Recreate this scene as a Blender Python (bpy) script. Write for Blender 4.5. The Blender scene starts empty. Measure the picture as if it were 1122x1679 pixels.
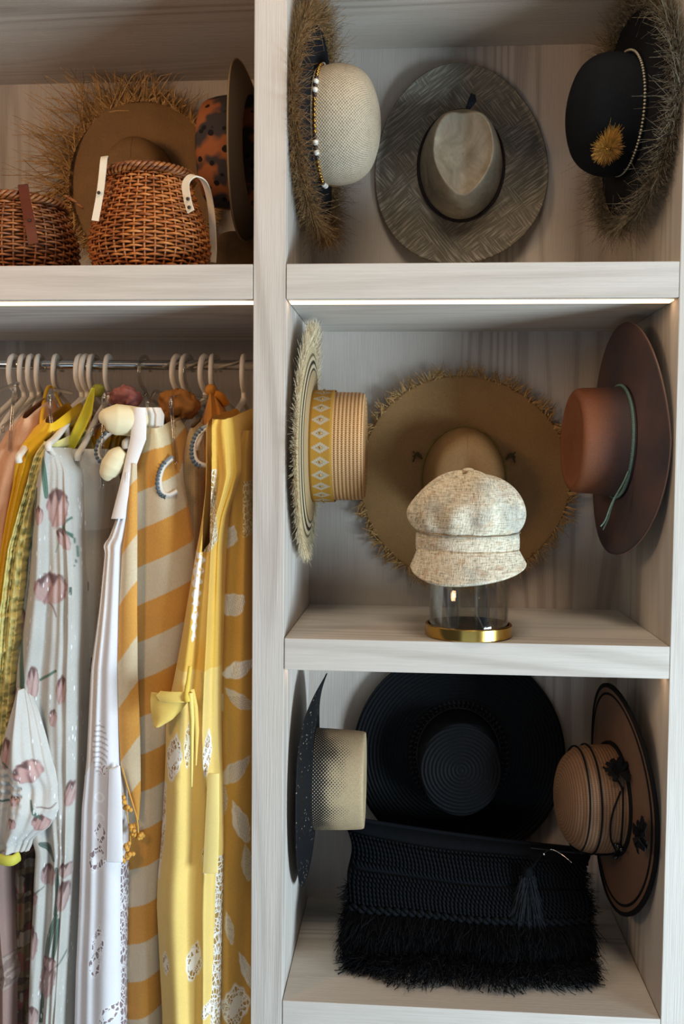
import bpy, bmesh, math, random
import numpy as np
from mathutils import Vector, Matrix
random.seed(7); RNG = np.random.default_rng(11)
S = bpy.context.scene; COL = S.collection
PI = math.pi

# ------------------------------------------------------------------ camera
W, H, FPX = 1122, 1679, 1577.6
CAM = (0.2413, -1.8039, -0.3714); YAW, PIT, ROL = 0.0732, -0.0502, -0.0083
def rot_zxy(yaw, pit, rol):
    cy, sy = math.cos(yaw), math.sin(yaw); Rz = np.array([[cy,-sy,0],[sy,cy,0],[0,0,1]])
    c, s = math.cos(pit), math.sin(pit); Rx = np.array([[1,0,0],[0,c,-s],[0,s,c]])
    c, s = math.cos(rol), math.sin(rol); Ry = np.array([[c,0,s],[0,1,0],[-s,0,c]])
    return Rz @ Rx @ Ry
RM = rot_zxy(YAW, PIT, ROL)
cd = bpy.data.cameras.new('camera'); cam = bpy.data.objects.new('camera', cd); COL.objects.link(cam)
cd.sensor_fit = 'HORIZONTAL'; cd.sensor_width = 36; cd.lens = 36*FPX/W; cd.clip_start = .05
cam.matrix_world = Matrix([[RM[i][0], RM[i][2], -RM[i][1], CAM[i]] for i in range(3)] + [[0,0,0,1]])
S.camera = cam

# ------------------------------------------------------------------ world, lights, exposure
S.view_settings.view_transform = 'Standard'; S.view_settings.look = 'None'
S.view_settings.gamma = 1; S.view_settings.use_curve_mapping = False; S.view_settings.exposure = 0.0
wd = bpy.data.worlds.new('world'); S.world = wd; wd.use_nodes = True
wd.node_tree.nodes['Background'].inputs[0].default_value = (.62, .76, 1.0, 1)
wd.node_tree.nodes['Background'].inputs[1].default_value = 0.09
def area(name, loc, target, sx, sy, power, col):
    l = bpy.data.lights.new(name, 'AREA'); l.shape = 'RECTANGLE'; l.size = sx; l.size_y = sy
    l.energy = power; l.color = col
    o = bpy.data.objects.new(name, l); COL.objects.link(o); o.location = loc
    o.rotation_euler = (Vector(target)-Vector(loc)).to_track_quat('-Z', 'Y').to_euler(); return o
area('window_daylight', (2.75, -1.75, -1.35), (0.2, 0.1, -1.2), 1.2, 1.0, 158, (.68, .86, 1.0))
area('low_window_daylight', (.3, -2.8, -1.7), (.2, .1, -1.3), 2.0, .8, 12, (.52, .76, 1.0))
area('warm_bounce_fill', (-1.3, -1.35, .22), (-.3, .3, .45), .5, .5, 14, (1.0, .64, .36))  # added fill, stands in for warm room bounce onto the upper left ceiling
area('ceiling_lamp', (.45, -1.1, 1.5), (.4, .1, -.9), .7, .7, 21, (1.0, .84, .64))

def at(u, v, y=None, x=None, z=None):
    """point of the place where the sight line through a photo position meets a plane"""
    d = RM @ np.array([(u-561)/FPX, 1, -(v-839.5)/FPX])
    t = (y-CAM[1])/d[1] if y is not None else (x-CAM[0])/d[0] if x is not None else (z-CAM[2])/d[2]
    return np.array(CAM) + t*d
def at_arr(u, v, y):
    u = np.asarray(u, float); v = np.asarray(v, float)
    d = np.stack([(u-561)/FPX, np.ones_like(u), -(v-839.5)/FPX], -1) @ RM.T
    t = (y-CAM[1])/d[..., 1]
    return np.array(CAM) + t[..., None]*d

# ------------------------------------------------------------------ materials
def lin(c):
    if isinstance(c, str): c = tuple(int(c[i:i+2], 16) for i in (1, 3, 5))
    return tuple(((x/255)/12.92 if x/255 <= .04045 else ((x/255+.055)/1.055)**2.4) for x in c)
class N:
    def __init__(s, name, rough=.7, spec=.3):
        s.m = bpy.data.materials.new(name); s.m.use_nodes = True; s.t = s.m.node_tree
        s.b = s.t.nodes['Principled BSDF']; s.b.inputs['Roughness'].default_value = rough
        s.b.inputs['Specular IOR Level'].default_value = spec
    def n(s, ty, **k):
        x = s.t.nodes.new('ShaderNode'+ty)
        for a, v in k.items(): setattr(x, a, v)
        return x
    def put(s, sock, v):
        if isinstance(v, bpy.types.NodeSocket): s.t.links.new(v, sock)
        elif isinstance(v, (int, float)): sock.default_value = v
        else: sock.default_value = tuple(v)+((1,) if len(v) == 3 and sock.type == 'RGBA' else ())
    def math(s, op, a, b=0, c=0):
        x = s.n('Math', operation=op); s.put(x.inputs[0], a); s.put(x.inputs[1], b); s.put(x.inputs[2], c); return x.outputs[0]
    def coord(s, kind='Object', scale=(1,1,1), rot=(0,0,0), loc=(0,0,0)):
        t = s.n('TexCoord'); m = s.n('Mapping'); s.t.links.new(t.outputs[kind], m.inputs[0])
        if any(rot): m.vector_type = 'TEXTURE'; scale = tuple(1/q for q in scale)
        m.inputs['Scale'].default_value = scale; m.inputs['Rotation'].default_value = rot; m.inputs['Location'].default_value = loc
        return m.outputs[0]
    def noise(s, vec, scale=5, detail=4, rough=.55, dist=0):
        x = s.n('TexNoise'); s.t.links.new(vec, x.inputs['Vector']); x.inputs['Scale'].default_value = scale
        x.inputs['Detail'].default_value = detail; x.inputs['Roughness'].default_value = rough; x.inputs['Distortion'].default_value = dist
        return x.outputs[0]
    def vor(s, vec, scale=5, feat='F1', out=0, rnd=1):
        x = s.n('TexVoronoi', feature=feat); s.t.links.new(vec, x.inputs['Vector']); x.inputs['Scale'].default_value = scale
        x.inputs['Randomness'].default_value = rnd
        return x.outputs[out]
    def ramp(s, f, stops):
        x = s.n('ValToRGB'); s.put(x.inputs[0], f); e = x.color_ramp.elements
        while len(e) < len(stops): e.new(.5)
        for k, (p, c) in enumerate(stops):
            e[k].position = p; e[k].color = (c, c, c, 1) if isinstance(c, (int, float)) else tuple(c)+(1,)
        return x.outputs[0]
    def mix(s, f, a, b, mode='MIX'):
        x = s.n('Mix', data_type='RGBA', blend_type=mode); s.put(x.inputs[0], f); s.put(x.inputs[6], a); s.put(x.inputs[7], b); return x.outputs[2]
    def sep(s, vec):
        x = s.n('SeparateXYZ'); s.t.links.new(vec, x.inputs[0]); return x.outputs
    def col(s, v): s.put(s.b.inputs['Base Color'], v); return s
    def bump(s, h, d=.001, st=1.0):
        x = s.n('Bump'); x.inputs['Distance'].default_value = d; x.inputs['Strength'].default_value = st
        s.put(x.inputs['Height'], h); s.t.links.new(x.outputs[0], s.b.inputs['Normal']); return s
    def attr(s, name, out='Color'):
        x = s.n('Attribute', attribute_name=name); return x.outputs[out]
    def done(s): return s.m

def m_plain(name, c, rough=.6, spec=.3, var=.12, nscale=40, bump=0, **k):
    a = N(name, rough, spec); c = lin(c); f = a.noise(a.coord(), nscale, 3)
    a.col(a.mix(f, tuple(x*(1-var) for x in c), tuple(min(1, x*(1+var)) for x in c)))
    if bump: a.bump(f, bump)
    for kk, v in k.items(): a.b.inputs[kk.replace('_', ' ')].default_value = v
    return a.done()
def m_wood(name, axis, seed=0, light='#cfc8bf', dark='#988d82'):
    """whitewashed larch: grain runs along axis"""
    a = N(name, .62, .25)
    sc = [1, 1, 1]; sc['xyz'.index(axis)] = .09
    v1 = a.coord('Object', tuple(s*1 for s in sc), loc=(seed*.37, seed*.71, seed*.53))
    low = a.noise(v1, 5.5, 1.5, .5, .6)
    rings = a.math('SINE', a.math('MULTIPLY', low, 68))
    rings = a.ramp(a.math('MULTIPLY_ADD', rings, .5, .5), [(.0, 0.), (.55, .25), (.93, 1.)])
    region = a.ramp(a.noise(v1, 4, 2), [(.42, .08), (.62, 1.)])
    sc2 = [1, 1, 1]; sc2['xyz'.index(axis)] = .018
    v2 = a.coord('Object', tuple(sc2), loc=(seed, seed*.3, seed*.6))
    fine = a.ramp(a.noise(v2, 420, 3, .65), [(.38, 0.), (.66, 1.)])
    mott = a.noise(a.coord('Object', tuple(x*.6+.3 for x in sc)), 9, 4, .6)
    g = a.math('MULTIPLY', rings, region)
    g = a.math('MULTIPLY_ADD', g, .40, a.math('MULTIPLY', fine, .15))
    g = a.math('MULTIPLY_ADD', mott, .30, g)
    L, D = lin(light), lin(dark)
    c = a.mix(a.ramp(g, [(.08, 0.), (.95, 1.)]), L, D)
    kn = a.vor(a.coord('Object', tuple(x*3.2 for x in sc), loc=(seed*2.1, 3+seed, seed)), 1.1)
    kn = a.ramp(kn, [(.03, 1.), (.085, 0.)])
    c = a.mix(a.math('MULTIPLY', kn, .45), c, lin('#6b6055'))
    a.col(c); a.bump(fine, .00045, .6)
    return a.done()
def m_weave(name, c1, c2, su=.004, sv=.004, diag=False, bump=.0008, rough=.6, spec=.3, kind='UV', holes=None, patch=None, var=.25, nscale=8):
    """straw weave driven by the UV map, which is laid out in metres"""
    a = N(name, rough, spec); u, v, _ = a.sep(a.coord(kind))
    if diag:
        p = a.math('ADD', u, v); q = a.math('SUBTRACT', u, v); u, v = p, q
    su_ = a.math('SINE', a.math('MULTIPLY', u, 2*PI/su)); sv_ = a.math('SINE', a.math('MULTIPLY', v, 2*PI/sv))
    w = a.math('MULTIPLY_ADD', a.math('MULTIPLY', su_, sv_), .5, .5)
    nz = a.noise(a.coord('Object'), nscale, 4, .6)
    nf = a.noise(a.coord('Object'), 260, 2, .6)
    f = a.math('MULTIPLY_ADD', nf, .5, a.math('MULTIPLY', w, .6))
    c = a.mix(a.ramp(f, [(.15, 0.), (.8, 1.)]), lin(c2), lin(c1))
    c = a.mix(1.0, c, a.ramp(nz, [(.3, 1-var), (.7, 1.)]), 'MULTIPLY')
    if patch: c = patch(a, c)
    a.col(c); a.bump(f, bump, .8)
    if holes:
        a.put(a.b.inputs['Alpha'], holes(a, su_, sv_))
    return a.done()

# ------------------------------------------------------------------ mesh helpers
def link(name, me, mat=None, parent=None, M=None):
    o = bpy.data.objects.new(name, me); COL.objects.link(o)
    if mat: me.materials.append(mat)
    if M is not None: o.matrix_world = M
    if parent: o.parent = parent
    return o
def mesh(name, V, F, mat=None, parent=None, smooth=True, uv=None, M=None, attrs=None):
    me = bpy.data.meshes.new(name); V = np.asarray(V, np.float32)
    if isinstance(F, np.ndarray):
        k = F.shape[1]; me.vertices.add(len(V)); me.vertices.foreach_set('co', V.ravel())
        me.loops.add(F.size); me.loops.foreach_set('vertex_index', F.ravel().astype(np.int32))
        me.polygons.add(len(F)); me.polygons.foreach_set('loop_start', np.arange(0, F.size, k, dtype=np.int32))
        me.update(calc_edges=True); me.validate()
    else: me.from_pydata([tuple(map(float, v)) for v in V], [], F)
    if smooth: me.polygons.foreach_set('use_smooth', np.ones(len(me.polygons), bool))
    if uv is not None:
        l = me.uv_layers.new(name='UVMap'); idx = np.empty(len(me.loops), np.int32); me.loops.foreach_get('vertex_index', idx)
        l.data.foreach_set('uv', np.asarray(uv, np.float32)[idx].ravel())
    for k, a in (attrs or {}).items():
        a = np.asarray(a, np.float32)
        if a.ndim == 2:
            at_ = me.color_attributes.new(k, 'FLOAT_COLOR', 'POINT')
            at_.data.foreach_set('color', np.concatenate([a, np.ones((len(a), 1), np.float32)], 1).ravel())
        else: me.attributes.new(k, 'FLOAT', 'POINT').data.foreach_set('value', a)
    me.update()
    return link(name, me, mat, parent, M)
def grid_faces(nu, nv, closed=False):
    i = np.arange(nu if closed else nu-1); j = np.arange(nv-1); I, J = np.meshgrid(i, j, indexing='ij')
    I2 = (I+1) % nu; return np.stack([I*nv+J, I2*nv+J, I2*nv+J+1, I*nv+J+1], -1).reshape(-1, 4)
def box_mesh(parts):
    V, F = [], []
    for (x0, x1, y0, y1, z0, z1) in parts:
        b = len(V); V += [(x, y, z) for x in (x0, x1) for y in (y0, y1) for z in (z0, z1)]
        F += [tuple(b+i for i in f) for f in ((0,1,3,2),(4,6,7,5),(0,4,5,1),(2,3,7,6),(0,2,6,4),(1,5,7,3))]
    return V, F
def box(name, b, mat, parent=None, bev=.0012):
    V, F = box_mesh([b]); o = mesh(name, V, F, mat, parent, smooth=False)
    if bev:
        m = o.modifiers.new('bevel', 'BEVEL'); m.width = bev; m.segments = 2
    return o
def spline(P, n):
    P = np.asarray(P, float); k = len(P); t = np.linspace(0, k-1, n); i = np.clip(t.astype(int), 0, k-2); f = (t-i)[:, None]
    p0 = P[np.clip(i-1, 0, k-1)]; p1 = P[i]; p2 = P[i+1]; p3 = P[np.clip(i+2, 0, k-1)]
    return .5*((2*p1)+(-p0+p2)*f+(2*p0-5*p1+4*p2-p3)*f*f+(-p0+3*p1-3*p2+p3)*f**3)
def tube_geo(P, r, seg=8, closed=False, flat=1.0, caps=True, up=None):
    P = np.asarray(P, float); n = len(P); r = np.broadcast_to(r, (n,))
    T = (np.roll(P, -1, 0)-np.roll(P, 1, 0)) if closed else np.gradient(P, axis=0)
    T /= np.linalg.norm(T, axis=1)[:, None]+1e-12
    a = np.array(up if up is not None else ((0, 0, 1) if abs(T[0][2]) < .8 else (1, 0, 0)), float)
    V = []; prev = a
    for i in range(n):
        s = np.cross(T[i], prev); s /= np.linalg.norm(s)+1e-12; w = np.cross(s, T[i]); prev = w
        for k in range(seg):
            q = 2*PI*k/seg; V.append(P[i]+r[i]*(math.cos(q)*w+flat*math.sin(q)*s))
    F = []
    for i in range(n if closed else n-1):
        j = (i+1) % n
        for k in range(seg): F.append((i*seg+k, i*seg+(k+1) % seg, j*seg+(k+1) % seg, j*seg+k))
    if not closed and caps: F += [tuple(range(seg-1, -1, -1)), tuple((n-1)*seg+k for k in range(seg))]
    return V, F
def tube(name, P, r, mat, parent=None, **k):
    V, F = tube_geo(P, r, **k); return mesh(name, V, F, mat, parent)
def join_geo(gs):
    V, F = [], []
    for v, f in gs:
        b = len(V); V += list(v); F += [tuple(b+i for i in q) for q in f]
    return V, F
def sphere_geo(c, r, nu=10, nv=7):
    r = np.broadcast_to(r, (3,)); V = [(c[0], c[1], c[2]+r[2])]; F = []
    for j in range(1, nv):
        for i in range(nu):
            a, b = 2*PI*i/nu, PI*j/nv; V.append((c[0]+r[0]*math.sin(b)*math.cos(a), c[1]+r[1]*math.sin(b)*math.sin(a), c[2]+r[2]*math.cos(b)))
    V.append((c[0], c[1], c[2]-r[2])); e = len(V)-1
    for i in range(nu):
        F.append((0, 1+i, 1+(i+1) % nu)); F.append((e, 1+(nv-2)*nu+(i+1) % nu, 1+(nv-2)*nu+i))
        for j in range(nv-2): F.append((1+j*nu+i, 1+(j+1)*nu+i, 1+(j+1)*nu+(i+1) % nu, 1+j*nu+(i+1) % nu))
    return V, F
def strands(name, base, direc, length, width, mat, parent, droop=0, jitter=.3, seg=2, M=None, curl=.25, grav=(0, 0, -1)):
    """many thin straws / threads as one mesh of narrow ribbons"""
    base = np.asarray(base, float); n = len(base); D = np.asarray(direc, float)+RNG.normal(0, jitter, (n, 3))
    D /= np.linalg.norm(D, axis=1)[:, None]; L = np.broadcast_to(length, (n,))*RNG.uniform(.55, 1.15, n)
    Sd = np.cross(D, RNG.normal(0, 1, (n, 3))); Sd /= np.linalg.norm(Sd, axis=1)[:, None]
    C = RNG.normal(0, curl, (n, 3)); wv = np.broadcast_to(width, (n,)); V = np.zeros((n, seg+1, 2, 3)); g = np.array(grav, float)
    for k in range(seg+1):
        t = k/seg; p = base + D*(L*t)[:, None] + C*(L*t*t)[:, None] + g*(droop*L*t*t)[:, None]
        w = (wv*(1-.6*t))[:, None]*Sd
        V[:, k, 0] = p-w; V[:, k, 1] = p+w
    V = V.reshape(-1, 3); b = (np.arange(n)*(seg+1)*2)[:, None, None]
    k = np.arange(seg)[None, :, None]*2; F = (b+k+np.array([0, 1, 3, 2])[None, None, :]).reshape(-1, 4)
    o = mesh(name, V, F, mat, parent, smooth=False, M=M); o['kind'] = 'stuff'; return o
def thing(name, label, cat, loc=(0, 0, 0), M=None, group=None):
    o = bpy.data.objects.new(name, None); COL.objects.link(o); o.empty_display_size = .05
    if M is not None: o.matrix_world = M
    else: o.location = loc
    return tag(o, label, cat, group)
def tag(o, label, cat, group=None):
    o['label'] = label; o['category'] = cat
    if group: o['group'] = group
    return o
def solid(o, t, off=-1):
    m = o.modifiers.new('thickness', 'SOLIDIFY'); m.thickness = t; m.offset = off; return o

# ------------------------------------------------------------------ the closet (setting)
PW = .061; SH_A, SH_B, SH_C = (0, -.0646), (-.704, -.7644), (-1.4122, -1.475)
DR, DL, WR = .45, .61, .72; TOP = .578; LX = -1.30; BOT = -2.0
WZ = m_wood('whitewashed_wood_upright', 'z', 1); WX = m_wood('whitewashed_wood_shelf', 'x', 2)
WB = m_wood('whitewashed_wood_back', 'z', 3, '#c4bab0', '#8d8074'); WU = m_wood('whitewashed_wood_top', 'x', 5, '#c2b8ac', '#8f8275')
led = N('warm_led_strip'); led.col((1, .8, .55)); led.b.inputs['Emission Color'].default_value = (1, .66, .40, 1)
led.b.inputs['Emission Strength'].default_value = 3.0; LED = led.done()
closet = thing('built_in_closet', 'whitewashed wooden built-in closet with hat shelves and a hanging bay', 'closet', (0, 0, BOT))
bx = lambda n, b, m, bev=.0012: box(n, b, m, closet, bev)
def reparent(o, p): o.parent = p; o.matrix_parent_inverse = Matrix.Translation(-p.location); return o
def cb(n, b, m, bev=.0012): return reparent(box(n, b, m, None, bev), closet)
cb('upright', (-PW, 0, 0, DR+.02, BOT, TOP+.2), WZ)
cb('upright', (WR, WR+.10, 0, DR+.02, BOT, TOP+.2), WZ)
cb('upright', (LX-.06, LX, 0, DL+.02, BOT, TOP+.2), WZ)
cb('back_panel', (-PW+.001, WR+.1, DR, DR+.02, BOT, TOP+.2), WB)
cb('back_panel', (LX, -PW+.001, DL, DL+.02, BOT, TOP+.2), WB)
cb('side_panel', (-PW, -PW+.019, DR+.02, DL+.02, BOT, TOP+.2), WZ)
cb('top_panel', (.0005, WR-.0005, .002, DR-.0005, TOP, TOP+.05), WU)
cb('top_panel', (LX+.0005, -PW-.0005, .002, DL-.0005, TOP, TOP+.05), WU)
cb('plinth', (LX, -PW-.0005, .01, DL, BOT, BOT+.08), WX)
def shelf(x0, x1, d, zt, zb, ledy=.036):
    g = .0012
    s = cb('shelf', (x0+g, x1-g, -.001, d-g, zb, zt), WX)
    t = .006
    reparent(box('light_strip', (x0+.004, x1-.004, ledy-.016, ledy+.016, zb-.0022, zb-.0004), LED, None, 0), s)
    return s
def reparent_id(): pass
for a in ((0, WR, DR)+SH_A, (0, WR, DR)+SH_B, (0, WR, DR)+SH_C, (LX, -PW, DL)+SH_A): shelf(*a)
t1 = reparent(box('light_strip', (.004, WR-.004, .021, .043, TOP-.0024, TOP-.0004), LED, None, 0), closet)
t2 = reparent(box('light_strip', (LX+.004, -PW-.004, .021, .043, TOP-.0024, TOP-.0004), LED, None, 0), closet)
def st(n, b, m):
    o = box(n, b, m, None, 0); o['kind'] = 'structure'; return o
PLA = m_plain('painted_plaster', '#d8d2c8', .8); FLM = m_wood('oak_floor', 'x', 9, '#a58f76', '#7a6550')
st('floor', (-2.5, 2.9, -3.6, .75, BOT-.05, BOT), FLM)
st('wall_back', (-2.5, 2.9, DL+.025, DL+.12, BOT, 1.2), PLA)

# ------------------------------------------------------------------ hats
def frame(loc, normal, up=(0, 0, 1), spin=0):
    z = Vector(normal).normalized(); x = Vector(up); x = (x-z*x.dot(z)).normalized(); y = z.cross(x)
    M = Matrix([[x[i], y[i], z[i], loc[i]] for i in range(3)]+[[0, 0, 0, 1]])
    return M @ Matrix.Rotation(spin, 4, 'Z')
def crown(name, prof, a, b, mat, parent, n=112, m=44, dent=None, th=.0022):
    P = spline(prof, m); th_ = 2*PI*np.arange(n)/n; T, _ = np.meshgrid(th_, P[:, 0], indexing='ij')
    R = np.broadcast_to(P[:, 0], T.shape); Z = np.broadcast_to(P[:, 1], T.shape).copy()
    X, Y = a*R*np.cos(T), b*R*np.sin(T)
    if dent: X, Y, Z = dent(X, Y, Z, T, R)
    q = np.stack([P[:, 0]*(a+b)/2, P[:, 1]], 1); arc = np.concatenate([[0], np.cumsum(np.linalg.norm(np.diff(q, axis=0), axis=1))])
    uv = np.stack([T*(a+b)/2, np.broadcast_to(arc, T.shape)], -1).reshape(-1, 2)
    o = mesh(name, np.stack([X, Y, Z], -1).reshape(-1, 3), grid_faces(n, m, True), mat, parent, uv=uv)
    return solid(o, th)
def brim(name, a, b, A, B, fn, mat, parent, n=144, m=26, th=.0022, attrs=None, wob=None):
    T, t = np.meshgrid(2*PI*np.arange(n)/n, np.linspace(0, 1, m), indexing='ij')
    k = 1+(wob(T)*t if wob else 0)
    X = (a+(A-a)*t)*np.cos(T)*k; Y = (b+(B-b)*t)*np.sin(T)*k; Z = fn(T, t)
    P = np.stack([X, Y, Z], -1).reshape(-1, 3)
    o = mesh(name, P, grid_faces(n, m, True), mat, parent, uv=P[:, :2], attrs={'ring': t.ravel()})
    return solid(o, th)
def ring_pts(a, b, fn, t, A=None, B=None, n=120, wob=None):
    T = 2*PI*np.arange(n)/n; tt = np.full(n, float(t)); A = A or a; B = B or b; k = 1+(wob(T)*tt if wob else 0)
    return np.stack([(a+(A-a)*tt)*np.cos(T)*k, (b+(B-b)*tt)*np.sin(T)*k, fn(T, tt)], 1), T
def edge_fringe(name, a, b, A, B, fn, mat, parent, n, L, width, t0=.95, t1=1., lift=.2, jit=.35, curl=.25, seg=2, wob=None, off=.002, clip=None, clip_top=9):
    T = RNG.uniform(0, 2*PI, n); t = RNG.uniform(t0, t1, n); k = 1+(wob(T)*t if wob else 0)
    P = np.stack([(a+(A-a)*t)*np.cos(T)*k, (b+(B-b)*t)*np.sin(T)*k, fn(T, t)+off], 1)
    D = np.stack([np.cos(T), np.sin(T), np.full(n, lift)], 1)
    o = strands(name, P, D, L, width, mat, parent, jitter=jit, curl=curl, seg=seg)
    if clip:            # keep the straws on the room side of the board the hat hangs on
        me = o.data; co = np.empty(len(me.vertices)*3, np.float32); me.vertices.foreach_get('co', co); co = co.reshape(-1, 3)
        Mw = np.array(parent.matrix_world); ax, lo, hi = clip; w = co@Mw[:3, :3].T+Mw[:3, 3]; w[:, ax] = np.clip(w[:, ax], lo, hi); w[:, 1] = np.minimum(w[:, 1], DR-.004); w[:, 2] = np.minimum(w[:, 2], clip_top)
        co = (w-Mw[:3, 3])@Mw[:3, :3]; me.vertices.foreach_set('co', co.astype(np.float32).ravel())
    return o

flat = lambda T, t: 0*t

# --- 1 pale woven hat with beads, upper shelf, left wall
m_ivory = m_weave('ivory_straw', '#d8c8ae', '#6e6450', .0062, .0062, False, .0018, nscale=12, var=.18)
m_blackfelt = m_plain('black_felt', '#14161a', .9, .15, .3, 200, .0004)
def straw_mix(name, c1, c2, c3, sc=60):
    a = N(name, .75, .15); f = a.noise(a.coord(), sc, 3); g = a.noise(a.coord(), sc*6, 2)
    a.col(a.mix(a.ramp(g, [(.35, 0.), (.65, 1.)]), a.mix(a.ramp(f, [(.35, 0.), (.65, 1.)]), lin(c1), lin(c2)), lin(c3))); return a.done()
m_raffia_brown = straw_mix('brown_raffia', '#73563a', '#44331f', '#98774e', 22)
m_raffia_grey = straw_mix('grey_raffia', '#5e5446', '#3b342a', '#857963', 22)
m_white_bead = m_plain('white_bead', '#e6dfd2', .25, .5); m_gold = N('gold_metal', .28, .5).col(lin('#b98f45')).done()
bsdf = m_gold.node_tree.nodes['Principled BSDF']; bsdf.inputs['Metallic'].default_value = 1
m_darkbead = m_plain('dark_bead', '#3a2420', .35, .5)

def shaggy_hat(label, wall, z0, y0, mats, tilt, kind, off=.031, t0=.62, nf=13000):
    s = 1 if wall == 'left' else -1; x0 = off if wall == 'left' else WR-off
    h = thing('fringed_hat', label, 'hat', M=frame((x0, y0, z0), (s, -tilt, 0)))
    a, b = .113, .090
    fn = lambda T, t: .008*np.cos(2*T)*t**1.5 - .006*t
    prof = [(1.0, 0), (1.04, .02), (1.06, .042), (1.02, .070), (.92, .092), (.76, .108), (.5, .120), (.25, .126), (.003, .128)]
    crown('crown', prof, a, b, mats[0], h)
    brim('brim', a, b, .205, .195, fn, m_blackfelt, h)
    edge_fringe('fringe', a, b, .212, .202, fn, mats[1], h, nf, .030, .00062, t0=t0, t1=1.03, lift=.25, jit=.55, curl=.6, off=.003, clip=(0, .003, WR-.003), clip_top=TOP-.003)
    return h, a, b
h1, a, b = shaggy_hat('ivory woven round hat with black brim, brown raffia fringe and bead band', 'left', .325, .215, (m_ivory, m_raffia_brown), .12, 'bead', .039, .80, 11000)
tube('hat_cord', [(a*1.035*math.cos(t)*1.0, b*1.035*math.sin(t), .010) for t in np.linspace(0, 2*PI, 80)[:-1]], .0022, m_darkbead, h1, closed=True, seg=6)
nb = 72
for i in range(nb):
    t = 2*PI*i/nb; q = i % 12; c = (a*1.05*math.cos(t), b*1.05*math.sin(t), .011)
    big = q in (0, 2); r = .0062 if big else .0043
    g = sphere_geo(c, r, 8, 6); o = mesh('bead', g[0], g[1], m_white_bead if big else (m_darkbead if q in (1, 3, 11) else m_gold), h1)
# --- 2 black hat with gold brooch, upper shelf, right wall
m_blackwool = m_weave('black_wool', '#1b1e23', '#0b0d10', .003, .003, False, .0006, rough=.9, spec=.1)
h2, a, b = shaggy_hat('black round hat with grey shaggy brim edge, bead chain and gold feather brooch', 'right', .333, .21, (m_blackwool, m_raffia_grey), .17, 'chain', .050, .82, 10000)
m_palebead = m_plain('pale_metal_bead', '#a79e88', .35, .6)
V, F = join_geo([sphere_geo((a*1.06*math.cos(t)+.004, b*1.06*math.sin(t), .016+.006*math.sin(t)), .0027, 6, 4) for t in np.linspace(0, 2*PI, 112)[:-1]])
mesh('bead_chain', V, F, m_palebead, h2)
# brooch of fine gold feather barbs (local: x up, -y to the viewer, z out from the wall)
ang = math.radians(222); cb_ = np.array([a*1.03*math.cos(ang), b*1.05*math.sin(ang), .072])
nrm = np.array([math.cos(ang)/a, math.sin(ang)/b, 0]); nrm /= np.linalg.norm(nrm); axz = np.array([0, 0, 1.]); axt = np.cross(nrm, axz)
n_ = 1500; tt = RNG.uniform(0, 2*PI, n_); rr = RNG.uniform(0, .012, n_)
up_ = np.array([1., 0, 0])
base = cb_ + nrm*.004 + np.outer(np.cos(tt)*rr, axz)+np.outer(np.sin(tt)*rr, axt)
dirs = np.outer(np.cos(tt), axz)+np.outer(np.sin(tt), axt)+nrm*.18
m_goldfeather = m_plain('gold_feather', '#c08d3c', .5, .5, .35, 90)
Ls = .020+.020*np.clip(np.cos(tt-math.atan2(up_@axt, up_@axz)), 0, 1)**6
strands('brooch', base, dirs, Ls, .0005, m_goldfeather, h2, jitter=.12, curl=.1)
br = [o for o in h2.children if o.name.startswith('brooch')][0]; del br['kind']; br['label'] = 'gold feather brooch'
tube('brooch_pin', [cb_+nrm*.012+axz*.006*math.cos(t)+axt*.004*math.sin(t)+up_*.008*max(0, math.cos(t*2)) for t in np.linspace(0, 2*PI, 24)[:-1]], .0009, m_gold, h2, closed=True, seg=5)

# --- 3 grey distressed fedora on the back board of the upper shelf
def scratch(base, lightc, darkc):
    a = N('distressed_grey_straw', .8, .15); f = a.noise(a.coord(), 7, 5, .6)
    s1 = a.noise(a.coord('Object', (320, 18, 30), (0, 0, math.radians(38))), 1, 3, .6); s2 = a.noise(a.coord('Object', (320, 18, 30), (0, 0, math.radians(-52))), 1, 3, .6)
    sel = a.ramp(a.noise(a.coord(), 11, 2), [(.46, 0.), (.54, 1.)])
    s = a.ramp(a.mix(sel, s1, s2), [(.48, 0.), (.66, 1.)])
    c = a.mix(f, lin(darkc), lin(base)); c = a.mix(a.math('MULTIPLY', s, .75), c, lin(lightc)); a.col(c); a.bump(s, .0004, .6); return a.done()
m_grey = scratch('#7c7568', '#aea595', '#544e44')
def m_crowngrey():
    a = N('waxed_taupe_crown', .75, .2); f = a.noise(a.coord(), 14, 6, .65, .8); w = a.noise(a.coord('Object', (60, 220, 60), (0, 0, .5)), 1, 3)
    c = a.ramp(f, [(.3, lin('#6f6554')), (.55, lin('#8d8270')), (.75, lin('#a89c86'))]); a.col(a.mix(.12, c, w, 'OVERLAY')); a.bump(f, .0015, .5); return a.done()
h3 = thing('fedora_hat', 'distressed grey-taupe wide-brim fedora hung on the upper back board', 'hat', M=frame((.341, DR-.034, .300), (.0, -1, .03)))
a, b = .122, .094
def dentf(X, Y, Z, T, R):
    top = np.clip(1-R, 0, 1)
    q = np.clip(Z/.1, 0, 1)
    Y = Y*(1-.30*np.clip(-X/a, 0, 1)**1.5*q)*(1+.22*np.clip(X/a, 0, 1)**2*q)*(1-.10*q)
    X = X*(1-.10*np.clip(np.cos(T), 0, 1)**6*q)
    Z = Z-.016*np.exp(-(Y/.022)**2)*np.clip(Z/.1, 0, 1)**4*(R < .9)
    return X, Y, Z
crown('crown', [(1, 0), (.97, .03), (.89, .07), (.79, .103), (.735, .109), (.70, .106), (.6, .100), (.4, .098), (.2, .099), (.003, .1)], a, b, m_crowngrey(), h3, dent=dentf)
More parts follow.
